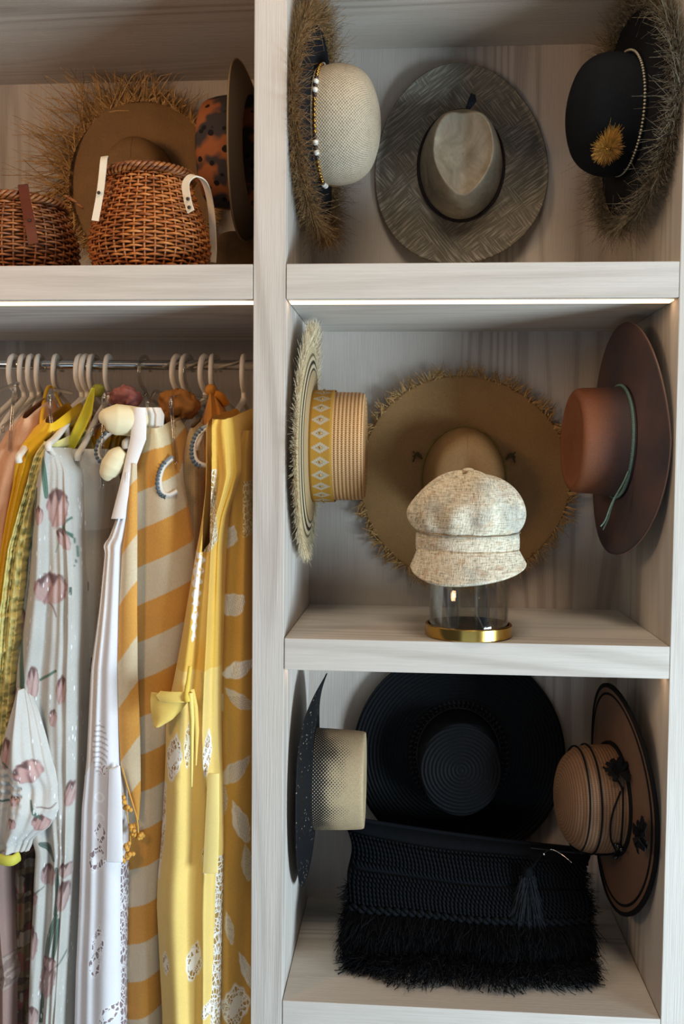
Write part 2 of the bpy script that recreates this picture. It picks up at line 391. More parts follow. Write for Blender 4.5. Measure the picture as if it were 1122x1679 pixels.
fn3 = lambda T, t: -.012*t+.010*np.cos(2*T)*t**2+.012*np.sin(T*2+.6)*t**2+np.clip(t-.93, 0, 1)*.08
brim('brim', a, b, .222, .194, fn3, m_grey, h3, wob=lambda T: .015*np.sin(3*T+1))
pts = [(.222*(1+.015*math.sin(3*t+1))*math.cos(t), .194*(1+.015*math.sin(3*t+1))*math.sin(t), float(fn3(t, 1.0))) for t in np.linspace(0, 2*PI, 100)[:-1]]
o = tube('rolled_edge', pts, .0028, m_grey, h3, closed=True, seg=6)
Vb, Fb = tube_geo([(a*1.015*math.cos(t), b*1.02*math.sin(t), .006) for t in np.linspace(0, 2*PI, 90)[:-1]], .0056, seg=8, closed=True, flat=.6)
mesh('hat_band', Vb, Fb, m_plain('plum_black_band', '#2a2124', .8, .2, .5, 160, .001), h3)
for sgn in (-1, 1):
    P = [(x, sgn*b*.73*math.sqrt(max(0, 1-(x/(a*.80))**2))*(.70 if x > .04 else 1)*(1 if x < .0 else 1)*(.82 if x < -.05 else 1), .1085) for x in np.linspace(-a*.79, a*.79, 26)]
    P = spline([(p[0], p[1], p[2]) for p in P[::3]], 40)
V, F = [], []
m_navy = m_plain('navy_feather', '#10151f', .7, .3)
fz = [(.092, -.004, .045), (.110, -.006, .05), (.130, -.012, .048), (.146, -.018, .044), (.142, -.028, .044), (.128, -.030, .046), (.110, -.016, .05)]
P = np.array(fz); cen = P.mean(0); V = [tuple(cen+(0, 0, .006))]+[tuple(p) for p in P]+[tuple(p-(0, 0, .006)) for p in P]; n_ = len(P)
F = [(0, 1+i, 1+(i+1) % n_) for i in range(n_)]+[(1+i, 1+n_+i, 1+n_+(i+1) % n_, 1+(i+1) % n_) for i in range(n_)]+[tuple(range(2*n_, n_, -1))]
o = mesh('feather', V, F, m_navy, h3, smooth=False); o['label'] = 'navy feather tuft at the crown top'

# --- 4 straw boater with mustard ribbon, middle shelf, left wall
def m_braidf(name, c1, c2, c3, pitch=.0078):
    a = N(name, .45, .4); u, v, _ = a.sep(a.coord('UV'))
    row = a.math('SINE', a.math('MULTIPLY', v, 2*PI/pitch)); tw = a.math('SINE', a.math('ADD', a.math('MULTIPLY', u, 2*PI/.0042), a.math('MULTIPLY', row, 1.6)))
    h = a.math('MULTIPLY_ADD', tw, .2, a.math('MULTIPLY_ADD', row, .3, .5)); nz = a.noise(a.coord('UV', (400, 900, 1)), 1, 3)
    h2 = a.math('MULTIPLY_ADD', nz, .35, a.math('MULTIPLY', h, .75)); c = a.ramp(h2, [(.2, lin(c2)), (.5, lin(c1)), (.8, lin(c3))]); a.col(c); a.bump(h2, .0016, .9); return a.done()
m_braid = m_braidf('golden_straw_braid', '#b98750', '#5f4022', '#e2b988')
h4 = thing('boater_hat', 'golden straw boater with mustard diamond-pattern ribbon and frayed brim', 'hat', M=frame((.030, .212, -.335), (1, 0, 0)))
a, b = .113, .098
crown('crown', [(1.0, 0), (1.0, .05), (.995, .09), (.985, .104), (.94, .111), (.8, .1125), (.5, .113), (.003, .1135)], a, b, m_braid, h4)
fn4 = lambda T, t: -.014*t**1.5+.012*np.clip(np.cos(T), 0, 1)**2*t
def m_striped_brim():
    a = N('natural_striped_straw', .7, .2); r = a.attr('ring', 'Fac'); u, v, _ = a.sep(a.coord('UV'))
    st_ = a.ramp(r, [(.0, lin('#b49a72')), (.44, lin('#b49a72')), (.46, lin('#3c362c')), (.49, lin('#3c362c')), (.51, lin('#cdbb98')), (.57, lin('#cdbb98')), (.59, lin('#1d1b18')), (.65, lin('#1d1b18')), (.67, lin('#d0bf9c')), (.73, lin('#d0bf9c')), (.75, lin('#6d6147')), (.79, lin('#6d6147')), (.82, lin('#cbb890'))])
    rows = a.math('SINE', a.math('MULTIPLY', r, 160)); c = a.mix(a.math('MULTIPLY_ADD', rows, .12, .14), st_, lin('#6b583a')); a.col(c); a.bump(rows, .0008, .6); return a.done()
brim('brim', a, b, .212, .200, fn4, m_striped_brim(), h4)
m_frayed = straw_mix('pale_frayed_straw', '#cbb791', '#a58f68', '#e3d6b8')
n_ = 1500; T = RNG.normal(.15, .42, n_); P = np.stack([.212*np.cos(T), .200*np.sin(T), fn4(T, 1.0)+.002], 1)
strands('fringe', P, np.stack([np.cos(T*.6), np.sin(T*.6)-.1, np.full(n_, .10)], 1), .044, .0006, m_frayed, h4, jitter=.10, curl=.08)
edge_fringe('fringe', a, b, .214, .202, fn4, m_frayed, h4, 7000, .028, .0005, t0=.93, t1=1.01, lift=.05, jit=.14, curl=.12)
def m_ribbon():
    a = N('mustard_ribbon', .7, .25); u, v, _ = a.sep(a.coord('UV'))
    fu = a.math('ABSOLUTE', a.math('SUBTRACT', a.math('FRACT', a.math('DIVIDE', u, .0262)), .5)); fv = a.math('ABSOLUTE', a.math('DIVIDE', a.math('SUBTRACT', v, .0235), .047))
    d = a.math('ADD', a.math('MULTIPLY', fu, 1.0), a.math('MULTIPLY', fv, .98))
    jag = a.math('SINE', a.math('MULTIPLY', v, 2*PI/.0042)); d = a.math('MULTIPLY_ADD', jag, .03, d)
    core = a.ramp(a.math('ADD', a.math('POWER', a.math('MULTIPLY', fu, 1), 2), a.math('POWER', a.math('MULTIPLY', fv, 1.7), 2)), [(.006, 1.), (.009, 0.)])
    inner = a.math('MULTIPLY', a.math('GREATER_THAN', d, .13), a.math('LESS_THAN', d, .175))
    c = a.mix(a.math('LESS_THAN', d, .40), lin('#a67a2c'), lin('#aa9c86')); c = a.mix(inner, c, lin('#8b6a34')); c = a.mix(core, c, lin('#f0c558'))
    tx = a.noise(a.coord('UV', (900, 900, 1)), 1, 2); a.col(a.mix(.3, c, tx, 'OVERLAY')); a.bump(tx, .0003); return a.done()
n_ = 140; T = 2*PI*np.arange(n_)/n_; vs = np.linspace(0, .047, 8)
V = np.array([[(a*1.022)*math.cos(t), (b*1.025)*math.sin(t), .002+v] for t in T for v in vs]); uv = np.array([[t*(a+b)/2, v] for t in T for v in vs])
o = solid(mesh('ribbon', V, grid_faces(n_, 8, True), m_ribbon(), h4, uv=uv), .0016, 1); o['label'] = 'mustard ribbon with woven diamonds'
V, F = join_geo([sphere_geo(((a*1.037)*math.cos(t), (b*1.04)*math.sin(t), .0255), .0026, 6, 4) for t in (np.arange(25)+.5)*.0262/((a+b)/2) if t < 2*PI-.1])
mesh('studs', V, F, m_gold, h4)['kind'] = 'stuff'

# --- 5 large natural straw hat on the middle back board
m_natural = m_weave('natural_straw', '#a57c4a', '#765430', .0022, .0022, False, .0005, nscale=9, var=.16)
m_natfringe = straw_mix('natural_straw_fringe', '#a57c48', '#6f5230', '#c49c64')
h5 = thing('wide_straw_hat', 'large natural straw hat with frayed edge on the middle back board', 'hat', M=frame((.357, DR-.033, -.404), (0, -1, 0)))
a, b = .118, .094
fn5 = lambda T, t: -.006*t+.010*np.sin(2*T+.5)*t**2
brim('brim', a, b, .236, .242, fn5, m_natural, h5, wob=lambda T: .012*np.sin(3*T))
def dent5(X, Y, Z, T, R):
    return X, Y, Z-.018*np.exp(-((X+.01)/.05)**2-(Y/.018)**2)*np.clip(Z/.09, 0, 1)**3
crown('crown', [(1, 0), (.98, .03), (.93, .07), (.84, .1), (.68, .115), (.4, .117), (.003, .117)], a, b, m_natural, h5, dent=dent5)
# the fringe: bundles of short frayed straws all round the edge
nb = 150; B_, D_ = [], []
for i in range(nb):
    t = 2*PI*(i+RNG.uniform(-.3, .3))/nb; k = 1+.012*math.sin(3*t); p = np.array([.235*k*math.cos(t), .241*k*math.sin(t), .004+float(fn5(t, 1.))])
    ang = t+RNG.uniform(-.9, .9); d = np.array([math.cos(ang), math.sin(ang), RNG.uniform(0, .5)])
    for j in range(9): B_.append(p+RNG.normal(0, .0028, 3)*(1, 1, .3)); D_.append(d)
strands('fringe', B_, D_, .027, .0013, m_natfringe, h5, jitter=.22, curl=.2)
tube('hat_band', [(a*1.01*math.cos(t), b*1.02*math.sin(t), .005+.002*math.sin(22*t)) for t in np.linspace(0, 2*PI, 160)[:-1]], .0028, m_plain('olive_braid', '#7d6a30', .6), h5, closed=True, seg=6)
for s_ in (-1, 1):
    V, F = join_geo([tube_geo(spline([(.045, s_*(b+.001), .006), (.052+.004*j, s_*(b+.012), .010), (.062-.012*j, s_*(b+.022), .006)], 8), .0016, seg=5) for j in range(3)])
    mesh('band_knot', V, F, m_plain('dark_olive_knot', '#4a3c1e', .7), h5)

# --- 6 rust hat, middle shelf, right wall
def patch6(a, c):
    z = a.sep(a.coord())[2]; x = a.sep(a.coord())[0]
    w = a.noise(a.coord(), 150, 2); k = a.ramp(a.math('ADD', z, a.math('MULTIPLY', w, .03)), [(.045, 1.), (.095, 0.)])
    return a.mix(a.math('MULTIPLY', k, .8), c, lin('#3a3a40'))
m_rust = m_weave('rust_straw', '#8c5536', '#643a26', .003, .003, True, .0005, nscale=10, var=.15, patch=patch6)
def m_rustbrim():
    a = N('dark_plum_straw', .75, .2); f = a.noise(a.coord(), 6, 3); g = a.noise(a.coord(), 300, 2)
    a.col(a.mix(a.ramp(f, [(.35, 0.), (.65, 1.)]), lin('#3d383c'), lin('#584441'))); a.bump(g, .0005); return a.done()
h6 = thing('wide_brim_hat', 'rust-brown straw hat with dark plum brim and turquoise cord', 'hat', M=frame((WR-.054, .205, -.322), (-1, -.13, .02)))
a, b = .112, .092
def fn6(T, t): return -.016*t+.020*np.clip(np.cos(T), 0, 1)*t**2+.022*np.clip(np.cos(T-PI), 0, 1)**2*t**2+.008*np.sin(T)*t
RB = m_rustbrim(); brim('brim', a, b, .236, .196, fn6, RB, h6, wob=lambda T: .02*np.cos(3*T))
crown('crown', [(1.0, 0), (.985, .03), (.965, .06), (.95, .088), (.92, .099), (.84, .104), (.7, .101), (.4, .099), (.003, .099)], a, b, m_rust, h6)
pts, T_ = ring_pts(a, b, fn6, 1, .236, .196, wob=lambda T: .02*np.cos(3*T)); o = tube('brim_edge', pts, .0017, m_plain('brown_edging', '#7a6258', .7), h6, closed=True, seg=5)
m_turq = m_plain('turquoise_cord', '#64827a', .6, .3, .3, 150)
cord = lambda ph: [(a*1.02*math.cos(t)+.0016*math.cos(60*t+ph), b*1.03*math.sin(t)+.0016*math.sin(60*t+ph), .010+.012*math.cos(t*1)*0+.0018*math.sin(60*t+ph)) for t in np.linspace(0, 2*PI, 700)[:-1]]
V, F = join_geo([tube_geo(cord(p), .0014, seg=4, closed=True) for p in (0, 2.1, 4.2)]); mesh('cord', V, F, m_turq, h6)
for k_, (dx, dy) in enumerate(((-.088, .010), (-.092, -.022))):
    P = spline([(-.060, -b*.90, .013), (-.085, -b*.99, .026), (-.120, -b*.95+dy*.3, .040+k_*.006), (-.155, -b*.85+dy, .044+k_*.016), (-.178+.01*k_, -b*.80+dy*1.6, .050+k_*.022)], 24)
    tube('cord_end', P, .0014, m_turq, h6, seg=5)

# --- 7 two-tone panama, bottom shelf, left wall
def patch7(a, c):
    x, y, z = a.sep(a.coord()); w = a.vor(a.coord('Object', (1, 1, 1)), 26); n = a.noise(a.coord(), 19, 1)
    uu, vv, _ = a.sep(a.coord('UV')); p = a.math('SINE', a.math('MULTIPLY', uu, 2*PI/.0070)); q = a.math('SINE', a.math('MULTIPLY', vv, 2*PI/.0070))
    dots = a.math('GREATER_THAN', a.math('MULTIPLY', p, q), -.18)
    zz = a.math('ADD', z, a.math('MULTIPLY', n, .075)); dens = a.ramp(zz, [(.055, 1.), (.118, 0.)])
    lines = a.math('GREATER_THAN', a.math('MULTIPLY', p, q), a.math('MULTIPLY_ADD', dens, -1.5, .95))
    c = a.mix(a.math('MULTIPLY', lines, a.math('GREATER_THAN', dens, .02)), c, lin('#15161a')); return c
m_twotone = m_weave('two_tone_panama', '#c6ae8a', '#8d7a5a', .0036, .0036, False, .0007, nscale=8, var=.1, patch=patch7)
def m_fleck():
    a = N('black_flecked_straw', .7, .2); v = a.vor(a.coord('Object', (1, .5, 1)), 150); n = a.noise(a.coord(), 30, 2)
    k = a.math('MULTIPLY', a.ramp(v, [(.16, 1.), (.24, 0.)]), a.ramp(n, [(.5, 0.), (.6, 1.)])); a.col(a.mix(k, lin('#0f1013'), lin('#8f8674'))); a.bump(v, .001); return a.done()
h7 = thing('panama_hat', 'panama hat fading from cream crown to black flecked brim', 'hat', M=frame((.038, .225, -1.048), (1, 0, 0)))
a, b = .108, .088
fn7 = lambda T, t: -.020*t+.042*np.clip(np.cos(T), 0, 1)**4*t**1.6+.012*np.clip(-np.sin(T), 0, 1)*t
crown('crown', [(1, 0), (.99, .04), (.965, .09), (.94, .107), (.88, .108), (.7, .109), (.4, .108), (.003, .108)], a, b, m_twotone, h7)
brim('brim', a, b, .226, .180, fn7, m_fleck(), h7)

# --- 8 big black sun hat, bottom back board
def m_blackbraid():
    a = N('black_braid_straw', .7, .15); u, v, _ = a.sep(a.coord('UV')); x, y, z = a.sep(a.coord())
    r = a.math('SQRT', a.math('ADD', a.math('POWER', x, 2), a.math('POWER', y, 2))); row = a.math('SINE', a.math('MULTIPLY', r, 2*PI/.0085)); n = a.noise(a.coord(), 320, 2)
    k = a.math('MULTIPLY', a.ramp(row, [(.75, 0.), (.95, 1.)]), a.ramp(n, [(.45, 0.), (.65, 1.)])); a.col(a.mix(k, lin('#090b0e'), lin('#1c2126'))); a.bump(a.math('MULTIPLY_ADD', n, .5, row), .0012, .7); return a.done()
m_bb = m_blackbraid()
h8 = thing('sun_hat', 'huge black braided sun hat behind the black clutch bag', 'hat', M=frame((.355, DR-.028, -1.048), (0, -1, 0)))
a, b = .110, .095
fn8 = lambda T, t: -.004*t+.018*np.sin(T*2-.3)*t**2*.5
brim('brim', a, b, .252, .246, fn8, m_bb, h8, m=40)
crown('crown', [(1, 0), (1.0, .04), (.985, .085), (.95, .105), (.88, .11), (.6, .112), (.3, .112), (.003, .112)], a, b, m_bb, h8)
V, F = join_geo([tube_geo([(a*1.03*math.cos(t)+q*.010*math.cos(t), b*1.03*math.sin(t)+q*.010*math.sin(t), .006), ((a*1.03+.007)*math.cos(t+.03)+q*.010*math.cos(t), (b*1.03+.007)*math.sin(t+.03)+q*.01*math.sin(t), .008)], .0018, seg=4) for q in (0, 1) for t in np.linspace(0, 2*PI, 64)[:-1]])
o = mesh('stitched_trim', V, F, m_plain('dark_red_stitching', '#2c2120', .6), h8)
tube('hat_band', [(a*1.02*math.cos(t), b*1.02*math.sin(t), .004) for t in np.linspace(0, 2*PI, 90)[:-1]], .002, m_plain('charcoal_cord', '#2b2c30', .5), h8, closed=True, seg=5)

# --- 9 tan braided hat with black cords, bottom shelf, right wall
def m_tanf():
    a = N('tan_braid_straw', .6, .3); u, v, _ = a.sep(a.coord('UV')); row = a.math('SINE', a.math('MULTIPLY', v, 2*PI/.0066)); st_ = a.math('SINE', a.math('ADD', a.math('MULTIPLY', u, 2*PI/.0036), row))
    h = a.math('MULTIPLY_ADD', st_, .2, a.math('MULTIPLY_ADD', row, .3, .5)); n = a.noise(a.coord(), 9, 3)
    c = a.ramp(h, [(.1, lin('#644a37')), (.7, lin('#8d6b4f'))]); a.col(a.mix(1.0, c, a.ramp(n, [(.3, .85), (.7, 1.)]), 'MULTIPLY')); a.bump(h, .001, .8); return a.done()
m_tan = m_tanf(); m_blk = m_plain('black_cord', '#0d0e11', .8, .15)
m_tanbrim = m_weave('tan_brim', '#785b48', '#5a4437', .0035, .0035, False, .0005, nscale=6)
h9 = thing('cloche_hat', 'tan braided sun hat with black cords, black trimmed brim and black flower', 'hat', M=frame((WR-.052, .205, -1.062), (-1, -.16, 0)))
a, b = .110, .096
fn9 = lambda T, t: -.008*t+.010*np.cos(2*T)*t**2+.010*np.cos(T)*t
brim('brim', a, b, .234, .176, fn9, m_tanbrim, h9)
crown('crown', [(1.0, 0), (1.0, .03), (.99, .06), (.94, .080), (.80, .100), (.6, .112), (.35, .119), (.15, .122), (.003, .123)], a, b, m_tan, h9)
rp, _ = ring_pts(a, b, fn9, 1.0, .234, .176); tube('brim_edge', rp, .0052, m_blk, h9, closed=True, seg=6)['label'] = 'black cord round the brim edge'
rp, _ = ring_pts(a, b, fn9, .86, .234, .176); rp[:, 2] += .0015; tube('brim_stripe', rp, .0030, m_blk, h9, closed=True, seg=5)['label'] = 'thin black stripe inside the brim edge'
for hz, r_, w in ((.083, .965, .002), (.058, 1.0, .002), (.006, 1.02, .0042)):
    tube('hat_cord', [(a*r_*1.015*math.cos(t), b*r_*1.015*math.sin(t), hz+.003*math.sin(t+hz*50)) for t in np.linspace(0, 2*PI, 90)[:-1]], w, m_blk, h9, closed=True, seg=6)
sp = lambda deg, hz, k=1.03: (a*k*math.cos(math.radians(deg)), b*k*math.sin(math.radians(deg)), hz)
for pl in ([(-40, .05), (-50, .03), (-62, .02), (-66, .018)], [(-66, .022), (-90, .042), (-115, .04), (-138, .02), (-150, .012)], [(-62, .016), (-95, .020), (-125, .016), (-150, .010)], [(-150, .01), (-160, .03), (-170, .045), (-178, .04)]):
    tube('cord_loop', spline([sp(d, z) for d, z in pl], 30), .0019, m_blk, h9, seg=5)
for d, z in ((-128, .018), (-152, .012)):
    V, F = join_geo([sphere_geo(np.array(sp(d, z, 1.07))+RNG.normal(0, .004, 3), .0045, 8, 6) for _ in range(6)]); mesh('bead_cluster', V, F, m_plain('glossy_black_bead', '#0c0d10', .15, .6), h9)
def petals(c, n, r, axis, name, par, mat, seed=1):
    rg = np.random.default_rng(seed); G = []; ax = np.array(axis, float); ax /= np.linalg.norm(ax); e1 = np.cross(ax, (0, 1, .3)); e1 /= np.linalg.norm(e1); e2 = np.cross(ax, e1)
    for i in range(n):
        t = 2*PI*i/n+rg.normal(0, .15); R_ = r*rg.uniform(.7, 1.1); d = math.cos(t)*e1+math.sin(t)*e2; s = -math.sin(t)*e1+math.cos(t)*e2; z = rg.uniform(.1, .5)
        P = [c, c+d*R_*.5+s*R_*.22+ax*R_*z, c+d*R_+s*R_*.12+ax*R_*z*.6, c+d*R_*1.02-s*R_*.12+ax*R_*z*.6, c+d*R_*.5-s*R_*.22+ax*R_*z]
        V = P+[p-ax*.0015 for p in P]; m = 5
        G.append((V, [tuple(range(m)), tuple(range(2*m-1, m-1, -1))]+[(k, k+m, (k+1) % m+m, (k+1) % m) for k in range(m)]))
    V, F = join_geo(G); return mesh(name, V, F, mat, par, smooth=False)
petals(np.array(sp(-48, .022, 1.08)), 16, .030, (math.cos(-.8), math.sin(-.8), .3), 'ribbon_bow', h9, m_blk, 3)
T0 = math.radians(-94); pf = np.array([(a+(.234-a)*.86)*math.cos(T0), (b+(.176-b)*.86)*math.sin(T0), .006])
petals(pf, 18, .036, (0, 0, 1), 'flower', h9, m_blk, 5)['label'] = 'black fabric flower on the brim'

# ------------------------------------------------------------------ tweed cap and its glass stand
SX, SY = .353, .075; ZB = SH_B[0]+.0008
stand = thing('hat_stand', 'clear glass hat stand with round brass base under the tweed cap', 'stand', (SX, SY, ZB))
m_brass = N('polished_brass', .22, .5).col(lin('#c39a4e')).done(); m_brass.node_tree.nodes['Principled BSDF'].inputs['Metallic'].default_value = 1
def m_clear(name, tint, rim):
    a = N(name, .05, .5); nt = a.t; out = [n for n in nt.nodes if n.type == 'OUTPUT_MATERIAL'][0]
    tr = a.n('BsdfTransparent'); tr.inputs[0].default_value = tint+(1,); gs = a.n('BsdfGlossy'); gs.inputs['Roughness'].default_value = .05; gs.inputs['Color'].default_value = (.95, .95, .95, 1)
    fr = a.n('LayerWeight'); fr.inputs['Blend'].default_value = rim; mx = a.n('MixShader'); k = a.math('MULTIPLY_ADD', fr.outputs['Facing'], .55, .05)
    nt.links.new(k, mx.inputs[0]); nt.links.new(tr.outputs[0], mx.inputs[1]); nt.links.new(gs.outputs[0], mx.inputs[2]); nt.links.new(mx.outputs[0], out.inputs[0]); return a.done()
m_glass = m_clear('clear_glass', (.96, .97, .96), .25)
def lathe(name, prof, mat, parent, n=64, sx=1, sy=1):
    P = np.array(prof, float); m = len(P); T = 2*PI*np.arange(n)/n
    V = np.stack([np.outer(np.cos(T), P[:, 0]*sx), np.outer(np.sin(T), P[:, 0]*sy), np.broadcast_to(P[:, 1], (n, m))], -1).reshape(-1, 3)
    return mesh(name, V, grid_faces(n, m, True), mat, parent)
def bevel_auto(o, w=.001):
    m = o.modifiers.new('bevel', 'BEVEL'); m.width = w; m.segments = 2; return o
base = lathe('base', [(.001, 0), (.083, 0), (.0845, .0015), (.0845, .0215), (.083, .0232), (.079, .0232), (.0785, .020), (.0785, .006), (.001, .006)], m_brass, stand)
for p_ in base.data.polygons: p_.use_smooth = True
base.modifiers.new('edge', 'EDGE_SPLIT').split_angle = .6
lathe('glass_cylinder', [(.0765, .0065), (.0765, .232), (.0735, .232), (.0735, .0065), (.0765, .0065)], m_glass, stand)
for dx, dy, rr in ((-.030, -.008, .013), (.026, .004, .015)):
    o = lathe('glass_tube', [(rr, .0065), (rr, .225), (rr-.0028, .225), (rr-.0028, .0065), (rr, .0065)], m_glass, stand, 32); o.location = (dx, dy, 0)

def m_tweed():
    a = N('cream_tweed', .95, .1); v = a.coord('Object')
    w1 = a.noise(a.coord('Object', (520, 90, 90), (0, .12, .1)), 1, 2); w2 = a.noise(a.coord('Object', (70, 70, 560)), 1, 2); big = a.noise(v, 16, 3); col = a.noise(v, 55, 2)
    sx, sy, sz = a.sep(v)
    f = a.math('MULTIPLY_ADD', w1, .5, a.math('MULTIPLY', w2, .5))
    c = a.ramp(f, [(.36, lin('#8f8879')), (.47, lin('#cbbfa6')), (.62, lin('#e8dec8'))])
    c = a.mix(a.ramp(col, [(.56, 0.), (.68, .45)]), c, lin('#b9906a')); c = a.mix(a.ramp(big, [(.5, 0.), (.62, .38)]), c, lin('#8f9a98'))
    c = a.mix(a.ramp(a.noise(a.coord('Object', (12, 12, 260)), 1, 2), [(.6, 0.), (.68, .5)]), c, lin('#9c7b62')); a.col(c)
    a.bump(a.math('MULTIPLY_ADD', a.noise(v, 420, 2), .6, f), .0022, .9); return a.done()
m_tw = m_tweed(); CX, CY = .349, .085; CZ = ZB+.206
cap = thing('baker_boy_cap', 'cream and grey tweed baker boy cap resting on the glass stand', 'cap', (CX, CY, CZ)); cap.scale = (1.07, 1.07, 1.07)
def cap_part(name, prof, fn=None, n=120, m=40, th=.0025):
    P = spline(prof, m); T, _ = np.meshgrid(2*PI*np.arange(n)/n, P[:, 0], indexing='ij'); R = np.broadcast_to(P[:, 0], T.shape); Z = np.broadcast_to(P[:, 1], T.shape).copy()
    X, Y = R*np.sin(T), -R*np.cos(T)*1.0       # T = 0 faces the room
    if fn: X, Y, Z = fn(X, Y, Z, T, R)
    return solid(mesh(name, np.stack([X, Y, Z], -1).reshape(-1, 3), grid_faces(n, m, True), m_tw, cap), th)
def puff(X, Y, Z, T, R):
    low = np.exp(-((Z-.022)/.026)**2); pl = low*(np.cos(T*11+.4)*.5+.5)*np.clip(np.cos(T)*1.3, 0, 1)
    k = 1-.10*pl; top = np.clip(Z/.1, 0, 1)
    bul = 1+.05*np.sin(3*T+1)*np.exp(-((Z-.04)/.03)**2)
    Z2 = Z*(1+.05*np.sin(T*2+.6))-.010*np.cos(T)*np.clip(Z/.08, 0, 1)*0+.006*np.clip(Z/.06, 0, 1)*np.sin(5*T)*np.clip(R/.1, 0, 1)
    return X*k*bul+top*.000, Y*k*bul, Z2
cap_part('crown', [(.089, -.008), (.094, -.002), (.103, .010), (.108, .024), (.1065, .040), (.098, .056), (.083, .074), (.062, .090), (.036, .100), (.003, .104)], puff)
cap_part('cap_band', [(.0905, -.045), (.0935, -.038), (.0945, -.022), (.0935, -.008), (.090, -.002)], lambda X, Y, Z, T, R: (X*(1-.01*np.sin(2*T)), Y, Z-.004*np.cos(T)), m=16)
nu, nv = 60, 18; U = np.linspace(-1.28, 1.28, nu); Tt = np.linspace(0, 1, nv); G, K = np.meshgrid(U, Tt, indexing='ij')
ln = .040*np.cos(G*.92)**.5; R_ = .0925+ln*K*.55
X = R_*np.sin(G); Y = -R_*np.cos(G)-.010*K*np.cos(G); Z = -.036-K*.052*np.clip(np.cos(G*1.05), 0, 1)**.45+.006*np.sin(G*2)*K
o = solid(mesh('visor', np.stack([X, Y, Z], -1).reshape(-1, 3), grid_faces(nu, nv), m_tw, cap), .006, 0)
e = .5*(1-np.cos(np.linspace(0, 2*PI, 90))); 
for zz, rr in ((-.040, .0955), (-.0035, .0945)):
    tube('stitching', [(rr*math.sin(t), -rr*math.cos(t), zz-.004*math.cos(t)) for t in np.linspace(0, 2*PI, 100)[:-1]], .0011, m_plain('grey_stitch', '#8c8272', .9), cap, closed=True, seg=5)
g = sphere_geo((0, 0, .107), (.011, .011, .005)); mesh('button', g[0], g[1], m_tw, cap)

# ------------------------------------------------------------------ black clutch
m_knit = m_plain('black_knit_yarn', '#0c0e12', .95, .12, .35, 120, .0008); m_thread = m_plain('black_thread', '#0a0b0e', .9, .15, .4, 200)
ZC = SH_C[0]+.0008
clutch = thing('clutch_bag', 'black woven clutch bag with shaggy fringe and tassel on the bottom shelf', 'bag', (.367, .165, ZC))
def bag_pt(s, t, front=True):
    """s -1..1 across, t 0 bottom .. 1 top, local coordinates"""
    w = .262-.014*(1-t)+.006*math.sin(7*t); sag = -.012*(1-s*s)*0+.010*s*s-.008*s
    x = w*s+.004*math.sin(13*t+s*2); z = .050+t*(.182)+sag*t*.6-.022*s*t
    prof = math.sqrt(max(0, 1-(2*t-1)**6))*math.sqrt(max(0, 1-abs(s)**7)); y = .02+.085*t-(.034*prof+.006*math.sin(s*5+t*3)*prof if front else -.022*prof)
    return np.array([x, y, z])
nu, nv = 90, 50; V = []; 
for i in range(nu):
    for j in range(nv): V.append(bag_pt(-1+2*i/(nu-1), j/(nv-1)))
F = grid_faces(nu, nv).tolist(); b0 = len(V)
for i in range(nu):
    for j in range(nv): V.append(bag_pt(-1+2*i/(nu-1), j/(nv-1), False))
F += [tuple(b0+k for k in reversed(f)) for f in grid_faces(nu, nv).tolist()]
mesh('body', V, F, m_knit, clutch)
G = []
def surf_n(s, t):
    p = bag_pt(s, t); du = bag_pt(s+.01, t)-p; dv = bag_pt(s, t+.01)-p; n = np.cross(du, dv); n /= np.linalg.norm(n); return p, n
for r in range(15):                       # rows of slanting knit loops
    t = .30+.62*r/15
    for i in range(60):
        s = -.96+1.92*i/59; 
        if r in (7,) : continue
        p, n = surf_n(s, t); d = np.array([.0035, 0, -.0075 if r < 14 else -.004]); n = -n if n[1] > 0 else n
        P = [p-d+n*.001, p+n*.0052, p+d+n*.001]; G.append(tube_geo(P, [.0018, .0032, .0018], seg=5))
V, F = join_geo(G); mesh('knit_loops', V, F, m_knit, clutch)['kind'] = 'stuff'
for r, t in enumerate((.235, .26)):
    P = []
    for i in range(200):
        s = -.97+1.94*i/199; p, n = surf_n(s, t); n = -n if n[1] > 0 else n; P.append(p+n*(.006+.003*math.sin(i*.9+r*PI))+np.array([0, 0, .003*math.cos(i*.9+r*PI)]))
    tube('braid', P, .0042, m_knit, clutch, seg=6)
B_, D_, L_ = [], [], []                   # shaggy fringe, hanging and spreading over the shelf
for i in range(12000):
    s = RNG.uniform(-1, 1); t = RNG.uniform(-.02, .24); p, n = surf_n(s, max(t, .02)); n = -n if n[1] > 0 else n
    B_.append(p+n*.002); k = RNG.uniform(0, 1)
    D_.append(np.array([.35*s*abs(s), -1.15-.3*k+.15*t, -.85+.5*(t/.24)])); L_.append(.046+.012*math.sin(s*6)*.6)
o = strands('fringe', B_, D_, L_, .0010, m_thread, clutch, jitter=.16, curl=.18, seg=3, droop=.25)
me = o.data; co = np.empty(len(me.vertices)*3, np.float32); me.vertices.foreach_get('co', co); co = co.reshape(-1, 3)
co[:, 2] = np.where(co[:, 2] < .002, .002+RNG.uniform(0, .005, len(co)), co[:, 2]); me.vertices.foreach_set('co', co.ravel())
B_, D_ = [], []
for i in range(6500):                     # the fringe that lies on the shelf in a wavy hem
    s = RNG.uniform(-1.03, 1.03); y = -.01-(.088+.010*math.sin(s*9))*RNG.uniform(0, 1)*(1-.45*abs(s)**3); B_.append((.245*s+.006*math.sin(i), y, RNG.uniform(.004, .040)*(1-.0*abs(s)))); D_.append((.9*s*abs(s), -1, -.15))
o = strands('fringe', B_, D_, .022, .0010, m_thread, clutch, jitter=.35, curl=.2, seg=2)
me = o.data; co = np.empty(len(me.vertices)*3, np.float32); me.vertices.foreach_get('co', co); co = co.reshape(-1, 3)
